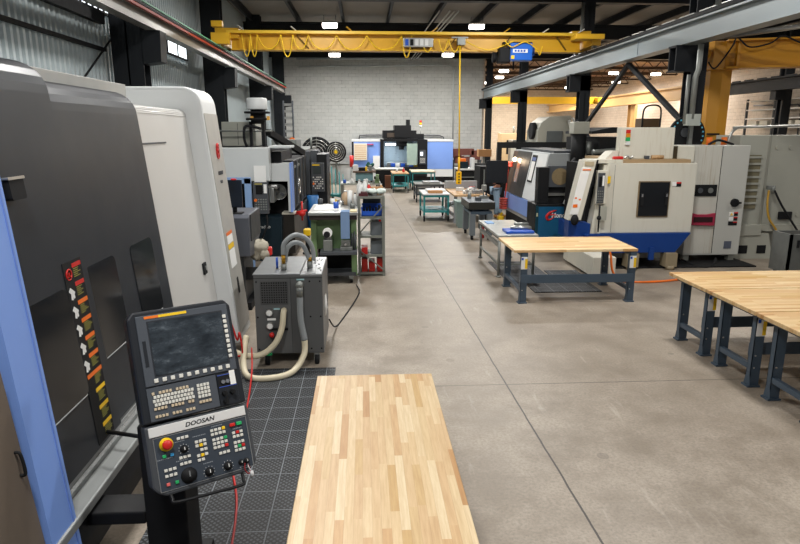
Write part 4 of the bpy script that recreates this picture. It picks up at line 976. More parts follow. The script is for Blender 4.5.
for i, (x, y, h, r, m_, s) in enumerate(((-.08, 12.05, .2, .04, m_plw, 'white bottle at the front rack corner beside the maroon case'), (.2, 12.0, .14, .05, m_plw, 'squat white jar half wrapped by the milky bag'), (.34, 12.25, .2, .04, mat('tan_bottle', '#b98d60', .5), 'tan bottle at the aisle corner of the rack top'))):
    bottle(x, y, 1.54, r, h, m_, s)
for i, (x, y, m_, s) in enumerate(((-.86, 12.33, m_dgrey, 'dark tin at the back corner of the green bench'), (-.62, 12.35, m_plw, 'white tub at the back of the green bench'), (-.52, 11.6, m_bluep, 'small blue tub on the white sheet'))):
    bottle(x, y, 1.345 if i == 2 else 1.33, .05, .12, m_, s, m_gsteel, 'tub', 'tub', False)
# ------------------------------------------------------------------ the blue machining centre at the block wall
vm = thing('machining_center', 'wide blue and black machining centre before the white block wall', 'machine tool', (2.1, 35.2, 0))
MB().box(-.6, .92, 34, 36.6, .75, 2.2, .02).build('side_panel', m_blue, vm); MB().box(3.46, 4.86, 34, 36.6, .72, 2.2, .02).build('side_panel', m_blue, vm)
MB().box(-.62, .94, 33.98, 36.62, 2.2, 2.3).box(3.44, 4.88, 33.98, 36.62, 2.2, 2.3).build('top_band', m_white, vm)
MB().box(-.6, .92, 34.0, 36.6, .35, .75).build('lower_band', m_white, vm); MB().box(3.46, 4.86, 34, 36.6, .32, .72).build('lower_band', m_white, vm)
MB().box(-.6, 4.86, 34.1, 36.5, 0, .35).build('base', m_black, vm)
MB().box(.92, 1.1, 33.95, 36, .35, 2.3).box(2.95, 3.46, 33.95, 36, .35, 2.3).box(1.1, 2.95, 33.95, 36, .35, .85).box(1.1, 2.95, 33.95, 34.3, 2.2, 2.35).build('door_frame', m_black, vm)
MB().box(1.1, 2.95, 35.6, 35.7, .85, 2.2).box(1.1, 1.12, 34.2, 35.6, .85, 2.2).box(2.93, 2.95, 34.2, 35.6, .85, 2.2).build('inner_wall', mat('enamel_inside', '#93a3ad', .3, .2), vm)
MB().box(2.35, 2.92, 34.0, 34.04, .95, 2.1).build('sliding_window', mat('pale_green_glass', '#9db0a6', .1), vm)
MB().cyl((2.1, 34.7, 2.4), (2.1, 34.7, 1.75), .22, .14).box(1.8, 2.4, 34.5, 35.4, 1.95, 2.4).build('spindle', m_blackm, vm)
MB().box(1.3, 2.8, 34.4, 35.4, .85, 1.05).build('table', m_gsteel, vm)
for x, m_ in ((1.5, m_bluep), (1.75, m_plw), (2.05, m_bluep), (2.5, m_bluep), (2.75, m_tyel)): MB().box(x, x + .22, 34.2, 34.5, .85, 1.02).build('fixture', m_, vm)
MB().box(1.08, 2.9, 34.4, 36, 2.35, 2.78).box(1.7, 2.6, 34.3, 35.8, 2.4, 3.05).box(2.35, 2.55, 34.5, 35, 3.05, 3.35).box(2.6, 3.3, 34.3, 35, 2.3, 2.6).build('head', m_black, vm)
MB().box(1.3, 1.75, 34.35, 34.4, 2.42, 2.65).build('head_vent', mat('umber_vent', '#4a4038', .6), vm)
pn = MB().box(3.02, 3.36, 33.8, 33.95, 1.0, 1.75).build('operator_panel', m_dgrey, vm); MB().box(3.06, 3.2, 33.79, 33.8, 1.45, 1.65).build('screen', emit('cnc_screen', '#dfe9f0', 1.2), pn)
kb = MB()
for r in range(4):
    for c in range(5): kb.box(3.06 + c * .055, 3.09 + c * .055, 33.785, 33.8, 1.08 + r * .07, 1.12 + r * .07)
kb.build('key_block', m_key, pn)
for k, (m_) in enumerate((m_plw, m_tyel, m_red)): MB().cyl((3.13, 34.5, 2.95 + k * .12), (3.13, 34.5, 3.07 + k * .12), .07).build('beacon_lens', m_, vm)
MB().cyl((3.13, 34.5, 2.3), (3.13, 34.5, 2.95), .02).build('beacon_post', m_gsteel, vm)
MB().box(1.2, 1.75, 34.05, 34.12, 2.0, 2.1).build('work_lamp', emit('work_lamp', '#eef4ff', 6), vm)
L = bpy.data.lights.new('work_light', 'AREA'); L.size = .6; L.energy = 45; L.color = (.88, .94, 1)
lo = bpy.data.objects.new('work_light', L); COL.objects.link(lo); lo.parent = vm; lo.location = (-.6, -.7, 1.95)
pb = thing('notice_board', 'cream paper notice board hung on the blue machine side', 'notice board', (-.12, 33.9, 1.25))
MB().box(-.5, .2, 33.9, 33.98, 1.22, 2.1).build('sheet', mat('cream_paper', '#e4d9c2', .8), pb)
ln = MB()
for i in range(7): ln.box(-.45, .15, 33.895, 33.9, 1.3 + i * .11, 1.33 + i * .11)
ln.build('printed_line', mat('tan_print', '#c99a6a', .7), pb); MB().box(.2, .55, 33.95, 33.99, 2.02, 2.08).build('header', mat('pink_print', '#c2527a', .7), pb)
tag(MB().box(.52, .88, 33.9, 33.97, .78, 1.45).build('notice_paper', m_paper), 'white list of notes hung beside the black machine frame', 'paper')
pl = MB()
for i in range(10): pl.sph((.2 + random.random() * .3, 33.5 + random.random() * .2, .92 + random.random() * .15), .09, seg=8)
tag(pl.build('green_cloth', mat('dark_green_cloth', '#1f4a40', .8)), 'heap of dark green cloth on the low cabinet', 'cloth')
lc = thing('low_cabinet', 'low white cabinet under the cream notice board', 'cabinet', (-.1, 33.4, 0))
MB().box(-.6, .55, 33.2, 33.85, .1, .8).build('body', m_white, lc); MB().box(-.62, .57, 33.18, 33.87, .8, .86).build('top', m_gsteel, lc)
bc = thing('black_cabinet', 'wide black cabinet with pale top before the blue machine', 'cabinet', (1.2, 31.6, 0))
MB().box(.62, 2.0, 31.2, 32.2, 0, .86).build('body', m_blackm, bc); MB().box(.58, 2.04, 31.15, 32.25, .86, .92).build('top', mat('pale_top', '#b9bab2', .5), bc)
tag(MB().box(1.05, 1.45, 30.6, 30.9, 0, .62).build('brown_bin', mat('rust_brown', '#6e4632', .6)), 'rust brown bin standing under the black cabinet', 'bin')

def steel_cart(label, x0, x1, y0, y1, h, frame, topm, shelves=(.3,), name='cart', tz=.04):
    t = thing(name, label, 'cart', ((x0 + x1) / 2, (y0 + y1) / 2, 0)); s = .055
    for x in (x0 + s / 2, x1 - s / 2):
        for y in (y0 + s / 2, y1 - s / 2):
            MB().box(x - s / 2, x + s / 2, y - s / 2, y + s / 2, .2, h - tz).build('leg', frame, t)
            c = MB().box(x - .03, x + .03, y - .05, y + .05, .17, .2).box(x - .035, x - .025, y - .02, y + .02, .08, .18).box(x + .025, x + .035, y - .02, y + .02, .08, .18).build('caster', m_gsteel, t)
            MB().cyl((x - .022, y, .09), (x + .022, y, .09), .09, seg=16).build('wheel', m_rubber, c)
    for z in shelves: MB().box(x0, x1, y0, y1, z - .025, z + .025, .004).build('shelf', frame, t)
    MB().box(x0, x1, y0, y1, h - tz - .07, h - tz).build('top_frame', frame, t)
    MB().box(x0 - .02, x1 + .02, y0 - .02, y1 + .02, h - tz, h, .004).build('top', topm, t); return t
m_woodt = mat('worn_maple', '#b99468', .55, 0, .15)
steel_cart('teal cart with white tray top standing before the dark cart', 1.84, 2.64, 19.1, 20.5, .86, m_teal, m_plw)
tag(MB().box(2.0, 2.45, 19.2, 19.5, .86, .94, .01).build('carton', m_card), 'flat brown carton on the teal cart edge', 'box')
tag(MB().box(2.0, 2.6, 19.6, 20.2, .86, .93, .01).build('white_tray', m_plw), 'white shallow tray on the teal cart', 'tray')
steel_cart('dark low cart loaded with flat parts behind the white topped teal cart', 2.05, 3.15, 24.4, 25.6, .72, m_dgrey, m_gsteel, (.3,))
tag(MB().box(2.35, 3.0, 24.5, 25.2, .72, .8, .01).build('plate_stack', m_alu), 'flat bright plate lying on the dark low cart', 'plate')
steel_cart('teal cart with maple top standing at the aisle before the blue machine', 1.32, 2.05, 28.4, 30.2, .88, m_teal, m_woodt, (.3,))
steel_cart('teal cart with cream top parked beside the maple topped one', 2.3, 3.4, 29.6, 31.2, .88, m_teal, mat('cream_top', '#cfc4a8', .5), (.3,))
tag(MB().lathe([(.06, .88), (.06, 1.0), (.02, 1.05), (0, 1.15)], (1.85, 29, 0), 'Z', 10).build('bottle', m_red), 'small red bottle standing on the maple topped teal cart', 'bottle')
tag(MB().cyl((1.55, 29.2, .88), (1.55, 29.2, 1.02), .05).build('cup', m_plw), 'white cup on the maple topped teal cart', 'cup')

# line of benches on the far side of the aisle
wb = thing('workbench', 'wood topped bench with pale grey legs heaped with white parts', 'workbench', (3.2, 19.6, 0))
MB().box(2.72, 3.8, 18.6, 20.9, .82, .87, .004).build('bench_top', m_woodt, wb)
m_pg2 = mat('pale_grey_leg', '#8f9294', .45)
for x in (2.78, 3.74):
    for y in (18.7, 20.8): MB().box(x - .05, x + .05, y - .04, y + .04, 0, .82).build('leg', m_pg2, wb)
    MB().box(x - .03, x + .03, 18.7, 20.8, .15, .22).build('foot_rail', m_pg2, wb)
MB().bar((2.8, 18.75, .65), (2.8, 20.6, .3), .08).build('brace', m_pg2, wb); MB().box(2.72, 3.8, 20.75, 20.9, .87, 1.12).build('back_board', m_pg2, wb); MB().box(2.76, 3.76, 18.8, 20.6, .42, .47).build('under_shelf', m_plw, wb)
for i in range(14):
    x, y = 2.9 + random.random() * .7, 18.8 + random.random() * 1.3; a = random.random() * 3
    p = Vector((x, y, .93)); d = Vector((math.cos(a), math.sin(a), 0)) * (.07 + .1 * random.random())
    tag(MB().bar(p - d, p + d, .1 + .05 * random.random(), .12, .01).build('machined_part', m_alu if i % 3 else m_plw), 'bright machined part in the heap on the wood topped bench', 'machined part', 'machined parts heaped on the bench')
tag(MB().box(3.5, 3.7, 20.4, 20.6, .87, .95, .02).build('red_case', m_red), 'red case at the back of the heaped bench', 'case')
bi = thing('trash_bin', 'grey green plastic bin standing under the heaped bench end', 'bin', (2.92, 17.95, 0))
MB().prism([(-.19, 0), (.19, 0), (.26, .74), (-.26, .74)], 17.72, 18.2, bev=.01).build('body', mat('bin_green_grey', '#7c8f8a', .5), bi)
for v in bi.children[0].data.vertices: v.co.x += 0
bi.location.x = 2.92; bi.children[0].location.x = 2.92
MB().box(2.64, 3.2, 17.68, 18.24, .72, .78, .01).box(2.68, 3.16, 17.71, 17.72, .5, .53).build('rim', mat('bin_green_grey', '#7c8f8a', .5), bi)
sp = thing('surface_plate_table', 'heavy grey inspection table with dark slab and steel top', 'table', (3.1, 16.1, 0))
MB().box(2.66, 3.34, 15.6, 16.9, .8, .98, .008).build('slab', mat('dark_granite', '#33332f', .35, 0, .3, 60), sp); MB().box(2.66, 3.34, 15.6, 16.9, .98, .985).build('top', mat('slab_top', '#80868c', .25), sp)
MB().box(2.72, 3.28, 15.66, 16.84, .66, .74).box(2.8, 3.2, 15.75, 16.75, .74, .8).build('frame', m_benchst, sp)
for x in (2.78, 3.22):
    for y in (15.72, 16.78):
        MB().box(x - .07, x + .07, y - .07, y + .07, .12, .68).build('leg', mat('slate_grey_paint', '#6a7278', .45), sp)
for y in (15.72, 16.78): MB().cyl((2.75, y, .06), (2.81, y, .06), .06).cyl((3.19, y, .06), (3.25, y, .06), .06).build('wheel', m_rubber, sp)
tag(MB().box(2.9, 3.04, 15.9, 16.1, .985, 1.08, .01).build('gauge_block', m_dgrey), 'dark block on the grey inspection table', 'block')
tag(MB().cyl((2.82, 16.5, .985), (2.82, 16.5, 1.15), .05).build('can', m_gsteel), 'grey can at the back of the inspection table', 'can')
hg = thing('height_gauge', 'slender height gauge standing on the inspection table corner', 'gauge', (3.2, 16.5, .985))
MB().box(3.11, 3.29, 16.4, 16.6, .985, 1.06).build('base', m_gsteel, hg); MB().box(3.19, 3.22, 16.49, 16.52, 1.06, 1.75).build('column', m_gsteel, hg); MB().box(3.15, 3.27, 16.44, 16.55, 1.2, 1.35, .01).build('slider', m_alu, hg)
eb = thing('spray_bottle', 'small white and red bottle on the floor beneath the inspection table', 'bottle', (3.1, 16.0, 0))
MB().cyl((3.1, 16, 0), (3.1, 16, .3), .055).build('body', m_red, eb); MB().cyl((3.1, 16, .3), (3.1, 16, .42), .03).build('cap', m_plw, eb)
mt = thing('metal_table', 'grey steel table with a blue case and tools behind the maple workbench', 'table', (2.9, 12.4, 0))
MB().box(2.52, 3.3, 11.45, 13.5, .78, .83, .006).build('table_top', mat('scuffed_zinc', '#a9aca9', .35, .5, .12), mt)
for x in (2.57, 3.24):
    for y in (11.52, 13.4): MB().cyl((x, y, .03), (x, y, .78), .028).cyl((x, y, 0), (x, y, .03), .05).build('leg', m_gsteel, mt)
MB().bar((2.57, 11.52, .62), (2.57, 13.4, .62), .05, .08).bar((2.57, 11.52, .25), (2.57, 13.4, .25), .04).bar((2.57, 11.52, .25), (3.24, 11.52, .25), .03).build('rail', m_gsteel, mt); MB().box(2.6, 3.2, 11.5, 13.4, .7, .76).build('apron', m_dgrey, mt)
tc2 = thing('tool_case', 'bright blue tool case lying on the grey steel table', 'case', (3.0, 11.8, .83))
MB().box(2.72, 3.26, 11.6, 12.0, .83, .88, .01).build('shell', m_bluep, tc2)
for i in range(5): tag(MB().cyl((2.85 + .04 * i, 11.85 + .06 * i, .91 if i < 3 else .95), (3.25, 11.8 + .08 * i, .91 if i < 3 else .95), .028).build('cutting_tool', m_gsteel if i % 2 else m_alu), 'steel boring bar lying on the blue tool case', 'tool', 'boring bars on the blue case')
tag(MB().box(2.6, 2.75, 12.9, 13.2, .83, .85).build('blue_cloth', mat('pale_blue_cloth', '#8fb0d8', .8)), 'pale blue cloth at the far corner of the grey steel table', 'cloth')
# far shelf and pink boxes by the wall end
ds = thing('black_bench', 'black bench with white top stacked with parts by the block wall', 'workbench', (4.75, 27.5, 0))
MB().box(4.15, 5.4, 26.9, 28.2, 0, 1.1).build('body', m_blackm, ds); MB().box(4.1, 5.45, 26.85, 28.25, 1.1, 1.16).build('top', m_plw, ds); MB().box(4.15, 5.4, 26.86, 26.9, .78, .82).build('drawer_gap', m_gsteel, ds)
for i, (x, w_, h_, m_, s) in enumerate(((4.35, .4, .3, m_navy, 'dark blue crate on the black bench'), (4.75, .15, .45, m_plw, 'white bottle shaped box on the black bench'), (5.1, .5, .22, m_blackm, 'black box at the end of the black bench'), (4.3, .3, .12, m_orange, 'small orange box on the dark blue crate'))):
    z = 1.16 + (.3 if i == 3 else 0); tag(MB().box(x - w_ / 2, x + w_ / 2, 27.1, 27.5, z, z + h_, .01).build('crate', m_), s, 'box')
for i, (x, z, w_, h_) in enumerate(((5.16, 1.3, .5, .5), (5.75, 1.45, .7, .35), (5.3, 1.0, .5, .4), (6.2, 1.2, .5, .5), (5.8, .9, .6, .45))):
    tag(MB().box(x - w_ / 2, x + w_ / 2, 34.5, 35, z, z + h_, .01).build('crate', mat('dusky_red_crate', '#6b4038', .7)), ('dusky red crate beside the blue machine end', 'dusky red crate highest in the pile', 'dusky red crate under the one beside the machine', 'dusky red crate against the steel column', 'dusky red crate in the middle of the pile')[i], 'crate')
pk = thing('pallet_rack', 'dark low rack holding the dusky red crates', 'rack', (5.6, 34.8, 0))
MB().box(4.9, 6.5, 34.4, 35.1, .8, .88).build('shelf', m_dgrey, pk)
for x in (4.95, 6.45): MB().box(x - .05, x + .05, 34.4, 35.1, 0, 1.2).build('upright', m_dgrey, pk)
cx = thing('carton', 'tan carton on a grey stand before the steel column', 'box', (6.0, 31.5, 0))
MB().box(5.75, 6.4, 31.2, 31.7, 1.5, 1.85).build('box_body', m_card, cx); MB().box(6.0, 6.1, 31.4, 31.5, 0, 1.5).box(5.8, 6.3, 31.2, 31.7, 0, .06).build('stand', m_gsteel, cx)

# ------------------------------------------------------------------ the overhead crane
cr = thing('overhead_crane', 'yellow bridge crane spanning the aisle with festooned cables', 'crane', (1.4, 19.3, 5.05))
MB().box(-3.9, 6.75, 19.24, 19.36, 5.1, 5.52).box(-3.9, 6.75, 19.12, 19.48, 5.06, 5.1).build('girder', m_yel, cr)
MB().box(-4.0, 6.6, 18.98, 19.5, 5.52, 5.6).build('walk_flange', mat('bright_crane_yellow', '#f0c43a', .4), cr)
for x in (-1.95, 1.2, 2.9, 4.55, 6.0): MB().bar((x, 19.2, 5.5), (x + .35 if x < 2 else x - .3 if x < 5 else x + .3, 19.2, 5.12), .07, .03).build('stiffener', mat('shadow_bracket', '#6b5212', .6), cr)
for x, s in ((-4.15, -1), (6.93, 1)):
    e = MB().box(x - .13, x + .13, 18.3, 20.3, 5.16, 5.42, .01).build('end_truck', m_yel, cr)
    for y in (18.5, 20.1): MB().cyl((x - .06, y, 5.215), (x + .06, y, 5.215), .12, seg=18).build('wheel', m_gsteel, e)
    MB().box(x - .2 if s < 0 else x - .5, x + .5 if s < 0 else x + .1, 19.1, 19.5, 5.38, 5.68, .01).build('end_plate', m_yel, e)
MB().box(-4.25, -3.75, 18.1, 18.3, 5.1, 5.4).box(-4.2, -3.9, 18.0, 18.2, 5.55, 5.7).build('buffer', m_yel, cr)
xs = [-3.55, -3.3, -3.1, -2.4, -2.05, -1.6, -.75, .15, 1.2, 1.5]
for i in range(len(xs) - 1):
    a, b = xs[i], xs[i + 1]; dp = .4 if b - a > .4 else .62
    MB().tube([(a, 19.0, 5.48), (a + (b - a) * .22, 19.0, 5.48 - dp * .75), ((a + b) / 2, 19.0, 5.48 - dp), (b - (b - a) * .22, 19.0, 5.48 - dp * .75), (b, 19.0, 5.48)], .017, 6, 5).build('festoon_loop', m_tyel, cr)
for x, b in ((1.75, 2.2), (2.3, 2.6), (2.6, 3.0), (3.0, 4.6)):
    MB().tube([(x, 19.0, 5.4), ((x + b) / 2, 19.0, 5.02 if b < 3.5 else 5.1), (b, 19.0, 5.35)], .016, 6, 8).build('festoon_loop', m_tyel, cr)
eb = MB().box(1.25, 2.15, 18.96, 19.2, 5.16, 5.42, .01).build('control_box', m_alu, cr)
for x, m_ in ((1.3, m_bluep), (1.45, m_blackm), (1.6, m_plw), (1.75, m_plw), (1.9, m_plw), (2.02, m_alu)): MB().box(x, x + .1, 18.94, 18.96, 5.2, 5.38).build('relay', m_, eb)
MB().box(2.88, 3.12, 18.9, 19.1, 5.22, 5.42, .01).box(2.7, 3.2, 18.95, 19.0, 5.42, 5.46).build('junction_box', m_gsteel, cr)
for x in (-3.5, -1.95, -.3, 2.1, 4.3, 5.5, 6.6): MB().bar((x, 19.1, 5.6), (x + (.18 if x > 2 else -.15), 19.0, 5.72), .06, .02).build('cable_bracket', m_plw if x not in (-.3, 2.1, 4.3) else m_yel, cr)
MB().box(6.2, 7.05, 18.0, 18.5, 5.3, 5.44, .01).build('bumper_beam', m_yel, cr)
ho = thing('electric_hoist', 'bright blue electric hoist hanging under the yellow crane girder', 'hoist', (4.85, 19.3, 4.8))
MB().box(4.48, 5.15, 18.8, 19.2, 4.78, 5.28, .02).build('housing', mat('hoist_blue', '#1460c4', .35), ho)
MB().box(4.15, 4.5, 18.85, 19.3, 4.72, 5.16, .03).cyl((4.12, 19.25, 4.9), (4.02, 19.25, 4.9), .15).build('motor', m_blackm, ho)
MB().box(5.15, 5.3, 19.1, 19.5, 4.95, 5.2, .02).build('reducer', mat('deep_blue', '#123c7c', .4), ho)
MB().box(4.55, 5.0, 18.79, 18.8, 5.0, 5.1).build('name_plate', m_paper, ho); MB().box(4.5, 4.6, 18.79, 18.8, 4.82, 4.92).build('caution_label', m_tyel, ho)
hl = MB()
for k in range(4): hl.box(4.6 + k * .09, 4.66 + k * .09, 18.786, 18.79, 5.02, 5.08)
hl.build('plate_lettering', m_bluep, ho)
MB().box(4.3, 5.2, 19.05, 19.23, 5.28, 5.34).build('trolley_plate', m_blackm, ho)
MB().tube([(4.3, 18.85, 5.35), (4.5, 18.75, 5.15), (4.9, 18.75, 5.3), (5.25, 18.8, 5.12), (5.4, 18.9, 4.95), (5.5, 19, 5.2)], .016, 6, 6).build('supply_cable', m_tyel, ho)
MB().cyl((4.7, 19.3, 4.55), (4.7, 19.3, 4.8), .03).build('hook_block', m_blackm, ho)
cp = thing('crane_pendant', 'yellow crane push button pendant hanging on a long yellow cable', 'control', (3.0, 19.0, 1.1))
MB().cyl((2.97, 19, 5.3), (3.01, 19, 1.9), .022, seg=8).build('cable', m_tyel, cp); MB().box(2.93, 3.09, 18.93, 19.07, 1.1, 1.5, .02).cyl((3.01, 19, 1.5), (3.01, 19, 1.95), .035).build('handset', mat('pendant_yellow', '#e8b400', .4), cp)
bt_ = MB()
for k in range(4): bt_.cyl((3.01, 18.93, 1.16 + k * .09), (3.01, 18.91, 1.16 + k * .09), .025, seg=10)
bt_.build('push_button', m_blackm, cp)
for o_ in (cr, ho, cp): o_.location.y += .7; o_.location.z += .06 * (o_ is not cp)
yc = thing('overhead_crane', 'bright yellow crane girder crossing far behind the steel columns', 'crane', (11.2, 42, 4.4))
MB().box(7.4, 15.6, 41.9, 42.1, 4.55, 4.95).box(7.4, 15.6, 41.75, 42.25, 4.5, 4.55).build('girder', emit('x', '#000000', 0) if False else mat('far_yellow', '#c49a1c', .4), yc); MB().box(15.4, 15.9, 41.2, 42.8, 4.6, 4.9).build('end_truck', m_yel, yc)
# ------------------------------------------------------------------ lathe beside the aisle, the person, the feeder box
rl_ = thing('lathe', 'grey lathe with charcoal sloping door and periwinkle lower band beside the person', 'machine tool', (5.2, 17, 0))
MB().prism([(4.5, .1), (5.62, .1), (5.62, 2.2), (4.68, 2.2), (4.42, .9), (4.42, .5)], 15.6, 19.2, bev=.01).build('body', mat('lathe_light_grey', '#a2a6a7', .4, 0, .05, 2), rl_)
MB().slab([(4.38, 15.6, .48), (4.38, 19.2, .48), (4.38, 19.2, .92), (4.38, 15.6, .92)], (-1, 0, 0), .05).build('lower_band', m_blue, rl_)
MB().box(4.45, 5.6, 15.65, 19.2, 0, .48).build('base', m_blackm, rl_)
def rp(y0, y1, z0, z1, off=.02):
    X = lambda z: 4.42 + (z - .9) * .2 - off
    return [(X(z0), y0, z0), (X(z0), y1, z0), (X(z1), y1, z1), (X(z1), y0, z1)]
NR = (-1, 0, .2)
wd = MB().slab(rp(15.62, 17.1, .95, 2.18, .03), NR, .05).build('white_cover', m_white, rl_)
MB().slab(rp(16.5, 16.95, 1.4, 2.12, .045), NR, .02).build('label_board', m_blackm, rl_); MB().slab(rp(16.55, 16.9, 1.45, 1.95, .05), NR, .01).build('notice', m_paper, rl_); MB().slab(rp(16.55, 16.9, 1.97, 2.06, .05), NR, .01).build('notice_header', mat('slate_blue_print', '#5a6ea0', .6), rl_)
dk = MB().slab(rp(17.1, 18.6, .95, 2.18, .05), NR, .08).build('sliding_door', mat('charcoal_door', '#363736', .45, .1), rl_)
MB().slab(rp(18.0, 18.35, 1.3, 2.0, .06), NR, .02).build('door_window', mat('reflecting_window', '#9a7f68', .15), dk)
MB().box(4.8, 5.6, 15.65, 19.0, 2.2, 2.26).build('roof', m_dgrey, rl_)
MB().slab(rp(18.6, 19.2, .95, 2.16, .03), NR, .05).build('end_panel', mat('brown_panel', '#5e4a38', .5), rl_)
wl = thing('work_lamp', 'small glowing work lamp over the charcoal lathe door', 'lamp', (4.6, 18.6, 1.75))
MB().sph((4.5, 18.5, 1.93), .06).build('bulb', emit('warm_bulb', '#ffe6b8', 14), wl); MB().cyl((4.53, 18.52, 1.93), (4.66, 18.6, 1.95), .09, .04).build('reflector', m_dgrey, wl)
L = bpy.data.lights.new('lamp_light', 'POINT'); L.energy = 7; L.color = (1, .75, .5); L.shadow_soft_size = .08
lo = bpy.data.objects.new('lamp_light', L); COL.objects.link(lo); lo.parent = wl; lo.location = (-.2, -.12, .18)
ah = MB(); ah.tube([(4.42, 18.75, 1.85), (4.37, 18.75, 1.6), (4.34, 18.75, 1.2), (4.3, 18.75, .75)], .02)
for k in range(5): ah.ring((4.26, 18.75, .45 + .07 * k), .1, .03, 'Z', 14, 6)
for k in range(3): ah.ring((4.4, 18.75, 1.72 + .05 * k), .09, .03, 'Z', 14, 6)
tag(ah.build('air_hose', mat('coral_hose', '#b8463a', .5)), 'coral red coiled air hose hanging on the lathe end', 'hose')
gf = thing('loader_frame', 'black square gantry frame over the grey lathe', 'frame', (5.4, 20.3, 0))
MB().box(4.35, 6.9, 20.3, 20.4, 2.21, 2.4).build('beam', m_black, gf); MB().box(4.35, 4.5, 20.3, 20.45, 0, 2.21).build('post', m_black, gf); MB().box(6.75, 6.9, 20.3, 20.45, 0, 2.21).build('post', m_black, gf)
mb2 = thing('monitor_board', 'large black panel on a stand hiding the person at the lathe', 'panel', (4.15, 18.7, 0))
MB().box(3.68, 4.33, 18.65, 18.72, 1.24, 1.9, .008).build('panel', mat('ink_black_panel', '#171a1f', .5), mb2); MB().box(3.7, 3.75, 18.74, 18.8, .0, 1.6).box(3.82 - .2, 3.9, 18.65, 18.95, 0, .04).build('stand', m_blackm, mb2)
mb2.location.y -= .3; mb2.location.x -= .06
m2 = thing('mist_collector', 'tall mist collector with pale cap and black body over the grey lathe end', 'filter unit', (5.2, 15.5, 2.2))
MB().box(5.12, 5.52, 15.2, 15.56, 2.68, 2.97, .02).build('cap', m_beige, m2); MB().cyl((5.32, 15.38, 1.8), (5.32, 15.38, 2.68), .18).build('body', m_blackm, m2); MB().cyl((5.58, 15.4, 2.2), (5.58, 15.4, 2.5), .08).build('side_filter', m_gsteel, m2)
MB().tube([(5.25, 15.3, 2.1), (5.12, 15.2, 1.95), (5.1, 15.2, 1.8), (5.2, 15.35, 1.6), (5.25, 15.6, 1.6)], .06).build('duct', m_blackm, m2)

# person in black shirt and jeans leaning at the lathe
pe = thing('person', 'person in black shirt and faded jeans bending behind the black panel', 'person', (4.25, 19.75, 0))
def skin_body(name, verts, edges, radii, m, parent, sub=2):
    me = bpy.data.meshes.new(name); me.from_pydata([Vector(v) - ORG[parent.name] for v in verts], edges, [])
    o = bpy.data.objects.new(name, me); COL.objects.link(o)
    sk = o.modifiers.new('s', 'SKIN'); sk.use_smooth_shade = True
    if not me.skin_vertices: me.attributes.new('x', 'FLOAT', 'POINT')
    for i, r in enumerate(radii):
        r = r if isinstance(r, tuple) else (r, r)
        me.skin_vertices[0].data[i].radius = r
        me.skin_vertices[0].data[i].use_root = (i == 0)
    sb = o.modifiers.new('u', 'SUBSURF'); sb.levels = sub; sb.render_levels = sub
    bpy.context.view_layer.update()
    dg = bpy.context.evaluated_depsgraph_get(); nm = bpy.data.meshes.new_from_object(o.evaluated_get(dg))
    bpy.data.objects.remove(o); nm.name = name; nm.materials.clear(); nm.materials.append(m)
    for p in nm.polygons: p.use_smooth = True
    o = bpy.data.objects.new(name, nm); COL.objects.link(o); o.parent = parent; return o
px, py = 4.22, 19.75
# one continuous body: pelvis, spine, head, arms, legs
V = [(px, py, .96), (px + .06, py, 1.12), (px + .16, py, 1.32), (px + .21, py, 1.42), (px + .27, py, 1.50), (px + .33, py, 1.58), (px + .36, py, 1.68),
     (px + .17, py - .18, 1.38), (px - .13, py - .24, 1.13), (px + .02, py - .3, 1.27), (px + .18, py + .18, 1.38), (px + .3, py + .25, 1.12), (px + .5, py + .2, 1.2),
     (px, py - .1, .9), (px + .03, py - .12, .5), (px, py - .12, .1), (px + .14, py - .13, .05), (px, py + .1, .9), (px + .14, py + .14, .5), (px + .2, py + .16, .1), (px + .34, py + .17, .05)]
E_ = [(0, 1), (1, 2), (2, 3), (3, 4), (4, 5), (5, 6), (3, 7), (7, 8), (8, 9), (3, 10), (10, 11), (11, 12), (0, 13), (13, 14), (14, 15), (15, 16), (0, 17), (17, 18), (18, 19), (19, 20)]
Rr = [(.14, .12), (.14, .12), (.16, .12), (.12, .09), .06, .095, .085, .06, .045, .033, .06, .045, .033, .095, .07, .048, .04, .095, .07, .048, .04]
bd_ = skin_body('body', V, E_, Rr, m_skin, pe)
Vs = [V[0], V[1], V[2], V[3], V[7], tuple((Vector(V[7]) * .45 + Vector(V[8]) * .55)), V[10], tuple((Vector(V[10]) * .45 + Vector(V[11]) * .55))]
skin_body('shirt', Vs, [(0, 1), (1, 2), (2, 3), (3, 4), (4, 5), (3, 6), (6, 7)], [(.155, .135), (.16, .14), (.18, .14), (.125, .1), .078, .066, .078, .066], m_shirt, pe)
Vj = [V[0], V[13], V[14], (V[15][0], V[15][1], .12), V[17], V[18], (V[19][0], V[19][1], .12)]
skin_body('jeans', Vj, [(0, 1), (1, 2), (2, 3), (0, 4), (4, 5), (5, 6)], [(.16, .14), .118, .09, .075, .118, .09, .075], m_jean, pe)
for a, b in ((15, 16), (19, 20)):
    skin_body('boot', [(V[a][0] - .03, V[a][1], .14), (V[a][0] - .02, V[a][1], .06), (V[a][0] + .1, V[a][1], .05), (V[a][0] + .2, V[a][1], .045)], [(0, 1), (1, 2), (2, 3)], [.06, .06, .055, .045], mat('tan_leather', '#b0803e', .6), pe)
hc = V[5]
hr = MB().sph((hc[0] - .02, hc[1], hc[2] + .11), .115, .95, .85, .85, 16); hr.build('hair', mat('brown_hair', '#3a2a20', .7), pe)
fc = MB(); fc.sph((hc[0] + .13, hc[1], hc[2] + .05), .02, 1, .8, 1.3, 8).sph((hc[0] + .1, hc[1] - .085, hc[2] + .07), .02, .6, .5, 1.2, 8); fc.build('nose_and_ear', m_skin, pe)
